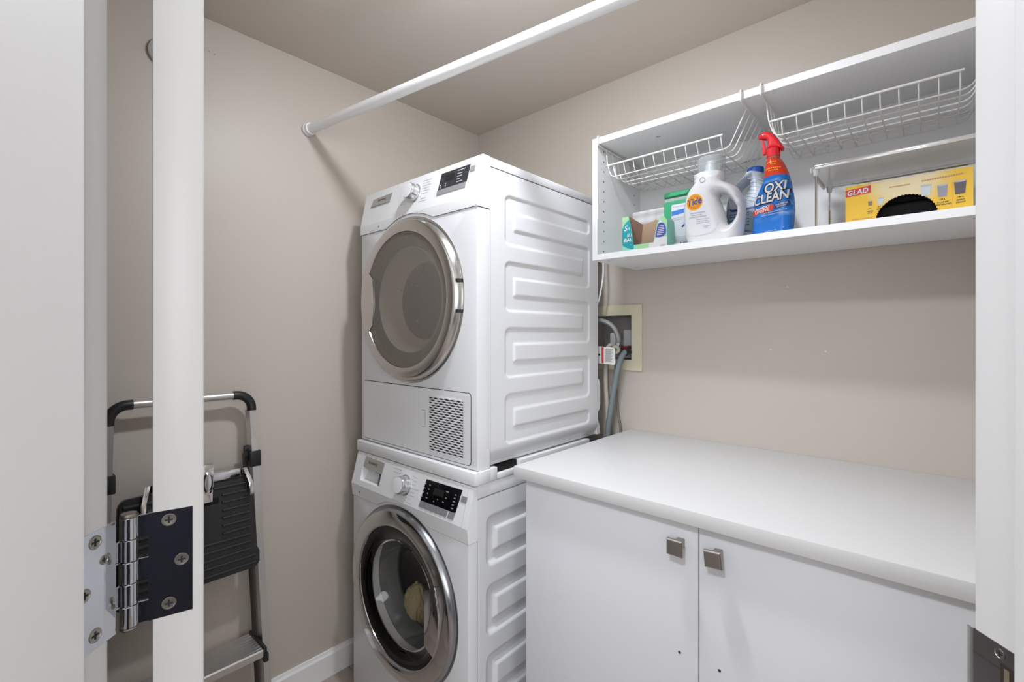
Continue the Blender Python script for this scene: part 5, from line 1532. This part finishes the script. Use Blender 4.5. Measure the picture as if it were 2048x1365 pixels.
# grooved aluminium lower step
b = BM()
prof = []
xa, xb2 = -1.6180, -1.5060
N = 40
for k in range(N + 1):
    u = k / N
    prof.append((xa + (xb2 - xa) * u, 0.308 - 0.0014 * (1 - math.cos(2 * PI * u * 8)) * 0.5))
prof += [(xb2 + 0.003, 0.304), (xb2 + 0.003, 0.286), (xb2 - 0.003, 0.284), (xb2 - 0.006, 0.300), (xa, 0.300)]
y0s, y1s = 0.2120, 0.5520
prism(b, prof, y0s, y1s, lambda u, v, w: (u, w, v))
tr = link('lower_step', b, ALU, st, ang=10)
for yy in (0.205, 0.5505):
    b = BM(); box(b, xa - 0.006, xb2 + 0.006, yy, yy + 0.010, 0.278, 0.314, 0.003); box(b, xb2 - 0.012, xb2 + 0.010, yy, yy + 0.014, 0.270, 0.296, 0.003)
    link('step_end_cap', b, BLACKP, st)

# dark tub in the gap between wall and washer
nb = thing('navy_container', 'dark navy plastic container on the floor in the gap left of the washer', 'container', (-1.582, 0.96, 0))
b = BM(); box(b, -1.622, -1.535, 0.908, 1.04, 0.0, 0.082, 0.016, 4); link('body', b, NAVYB, nb)
b = BM(); box(b, -1.618, -1.539, 0.912, 1.036, 0.078, 0.090, 0.005, 3); link('lid', b, NAVYB, nb)

# ------------------------------------------------------------------ hinge and strike plate
def W(lat, d, z):
    x, y = dw(lat, d); return (x, y, z)
hg = thing('door_hinge', 'polished steel door hinge joining the left jamb to the open door', 'hinge', W(-0.363, 0.445, 0.983))
HZ0, HZ1 = 0.9845, 1.0880
AX = (-0.363, 0.4455)
seg = (HZ1 - HZ0) / 5
def screw(parent, c, nrm, r=0.0060):
    c = Vector(c); a, u, v = frame_of(nrm)
    b = lathe(BM(), [(0, 0.0002), (r * 0.5, 0.0002), (r * 0.78, 0.0003), (r * 0.84, 0.0007), (r * 0.96, 0.0007), (r, 0.0)], c, nrm, 20)
    s = link('screw', b, NICKEL, parent)
    b = BM()
    for p, q in ((u, v), (v, u)):
        k = r * 0.55; w = r * 0.14; off = a * 0.0005
        b.faces.new([b.verts.new(c + off + p * k + q * w), b.verts.new(c + off - p * k + q * w), b.verts.new(c + off - p * k - q * w), b.verts.new(c + off + p * k - q * w)])
    link('cross_slot', b, GAP, s, False)
for k in range(5):
    b = BM(); lathe(b, [(0, 0), (0.0068, 0), (0.0072, 0.0005), (0.0072, seg - 0.0010), (0.0068, seg - 0.0005), (0, seg - 0.0005)], W(AX[0], AX[1], HZ0 + k * seg), n=28); link('knuckle', b, HINGE, hg)
for z, s in ((HZ1, 1), (HZ0, -1)):
    b = BM(); lathe(b, [(0.0072, 0), (0.0074, 0.0015 * s), (0.0062, 0.0032 * s), (0, 0.0036 * s)], W(AX[0], AX[1], z), n=28); link('pin_cap', b, NICKEL, hg)
# leaf on the door edge
ne = (0.5592, -0.8290)
def de(s, o): p = PN + EU * s + Vector(ne) * o; return (p.x, p.y)
b = BM(); planD(b, [de(-0.0030, -0.0018), de(-0.0030, 0.0007), de(0.0322, 0.0007), de(0.0322, -0.0018)], HZ0, HZ1)
for k in (0, 2, 4): planD(b, [de(-0.0125, -0.0018), de(-0.0125, 0.0007), de(-0.0030, 0.0007), de(-0.0030, -0.0018)], HZ0 + k * seg + 0.0006, HZ0 + (k + 1) * seg - 0.0006)
bmesh.ops.recalc_face_normals(b, faces=b.faces)
lf = link('hinge_leaf', b, HINGE, hg, False)
nw = (*dw(*ne), 0)
for s, z in ((0.0130, 1.0785), (0.0232, 1.0372), (0.0130, 0.9965)):
    x, y_ = dw(*de(s, 0.0007)); screw(lf, (x, y_, z), nw)
# leaf on the jamb
b = BM(); planD(b, [(-0.3675, 0.3895), (-0.3648, 0.3895), (-0.3648, 0.4330), (-0.3675, 0.4330)], HZ0, HZ1)
for k in (1, 3): planD(b, [(-0.3675, 0.4330), (-0.3648, 0.4330), (-0.3648, 0.4455), (-0.3675, 0.4455)], HZ0 + k * seg + 0.0006, HZ0 + (k + 1) * seg - 0.0006)
bmesh.ops.recalc_face_normals(b, faces=b.faces)
lf2 = link('hinge_leaf', b, HINGE, hg, False)
nw2 = (*dw(1, 0), 0)
for d, z, r in ((0.4115, 1.0785, 0.0062), (0.4205, 1.0590, 0.0042), (0.4010, 1.0370, 0.0060), (0.4115, 0.9970, 0.0062)):
    x, y_ = dw(-0.3648, d); screw(lf2, (x, y_, z), nw2, r)

sp = thing('strike_plate', 'dark steel strike plate with one bright screw on the right jamb', 'strike plate', W(0.399, 0.395, 0.965))
SZ0p, SZ1p = 0.934, 1.0065
b = BM(); planD(b, [(0.3992, 0.3655), (0.3992, 0.4070), (0.4015, 0.4070), (0.4015, 0.3655)], SZ0p, SZ1p); pl = link('plate', b, DARKM, sp, False)
b = BM(); planD(b, [(0.3992, 0.4070), (0.3993, 0.4100), (0.3999, 0.4130), (0.4006, 0.4128), (0.4002, 0.4100), (0.4001, 0.4070)], SZ0p + 0.004, SZ1p - 0.0005); link('lip', b, BRCHROME, pl, True)
b = BM(); planD(b, [(0.39895, 0.3850), (0.39895, 0.4068), (0.3992, 0.4068), (0.3992, 0.3850)], 0.9868, 0.9873); link('scored_line', b, GAP, pl, False)
x, y_ = dw(0.3990, 0.3847); screw(pl, (x, y_, 0.9995), (*dw(-1, 0), 0), 0.0042)
b = BM(); planD(b, [(0.39885, 0.3662), (0.39885, 0.3840), (0.3992, 0.3840), (0.3992, 0.3662)], 0.940, 0.9925); link('latch_hole', b, mat('brown latch hole', '#2a1d14', rough=0.8), pl, False)
b = BM(); planD(b, [(0.3986, 0.3770), (0.3986, 0.3810), (0.3989, 0.3810), (0.3989, 0.3770)], 0.942, 0.9900); link('latch_tongue', b, BRASS, pl, False)
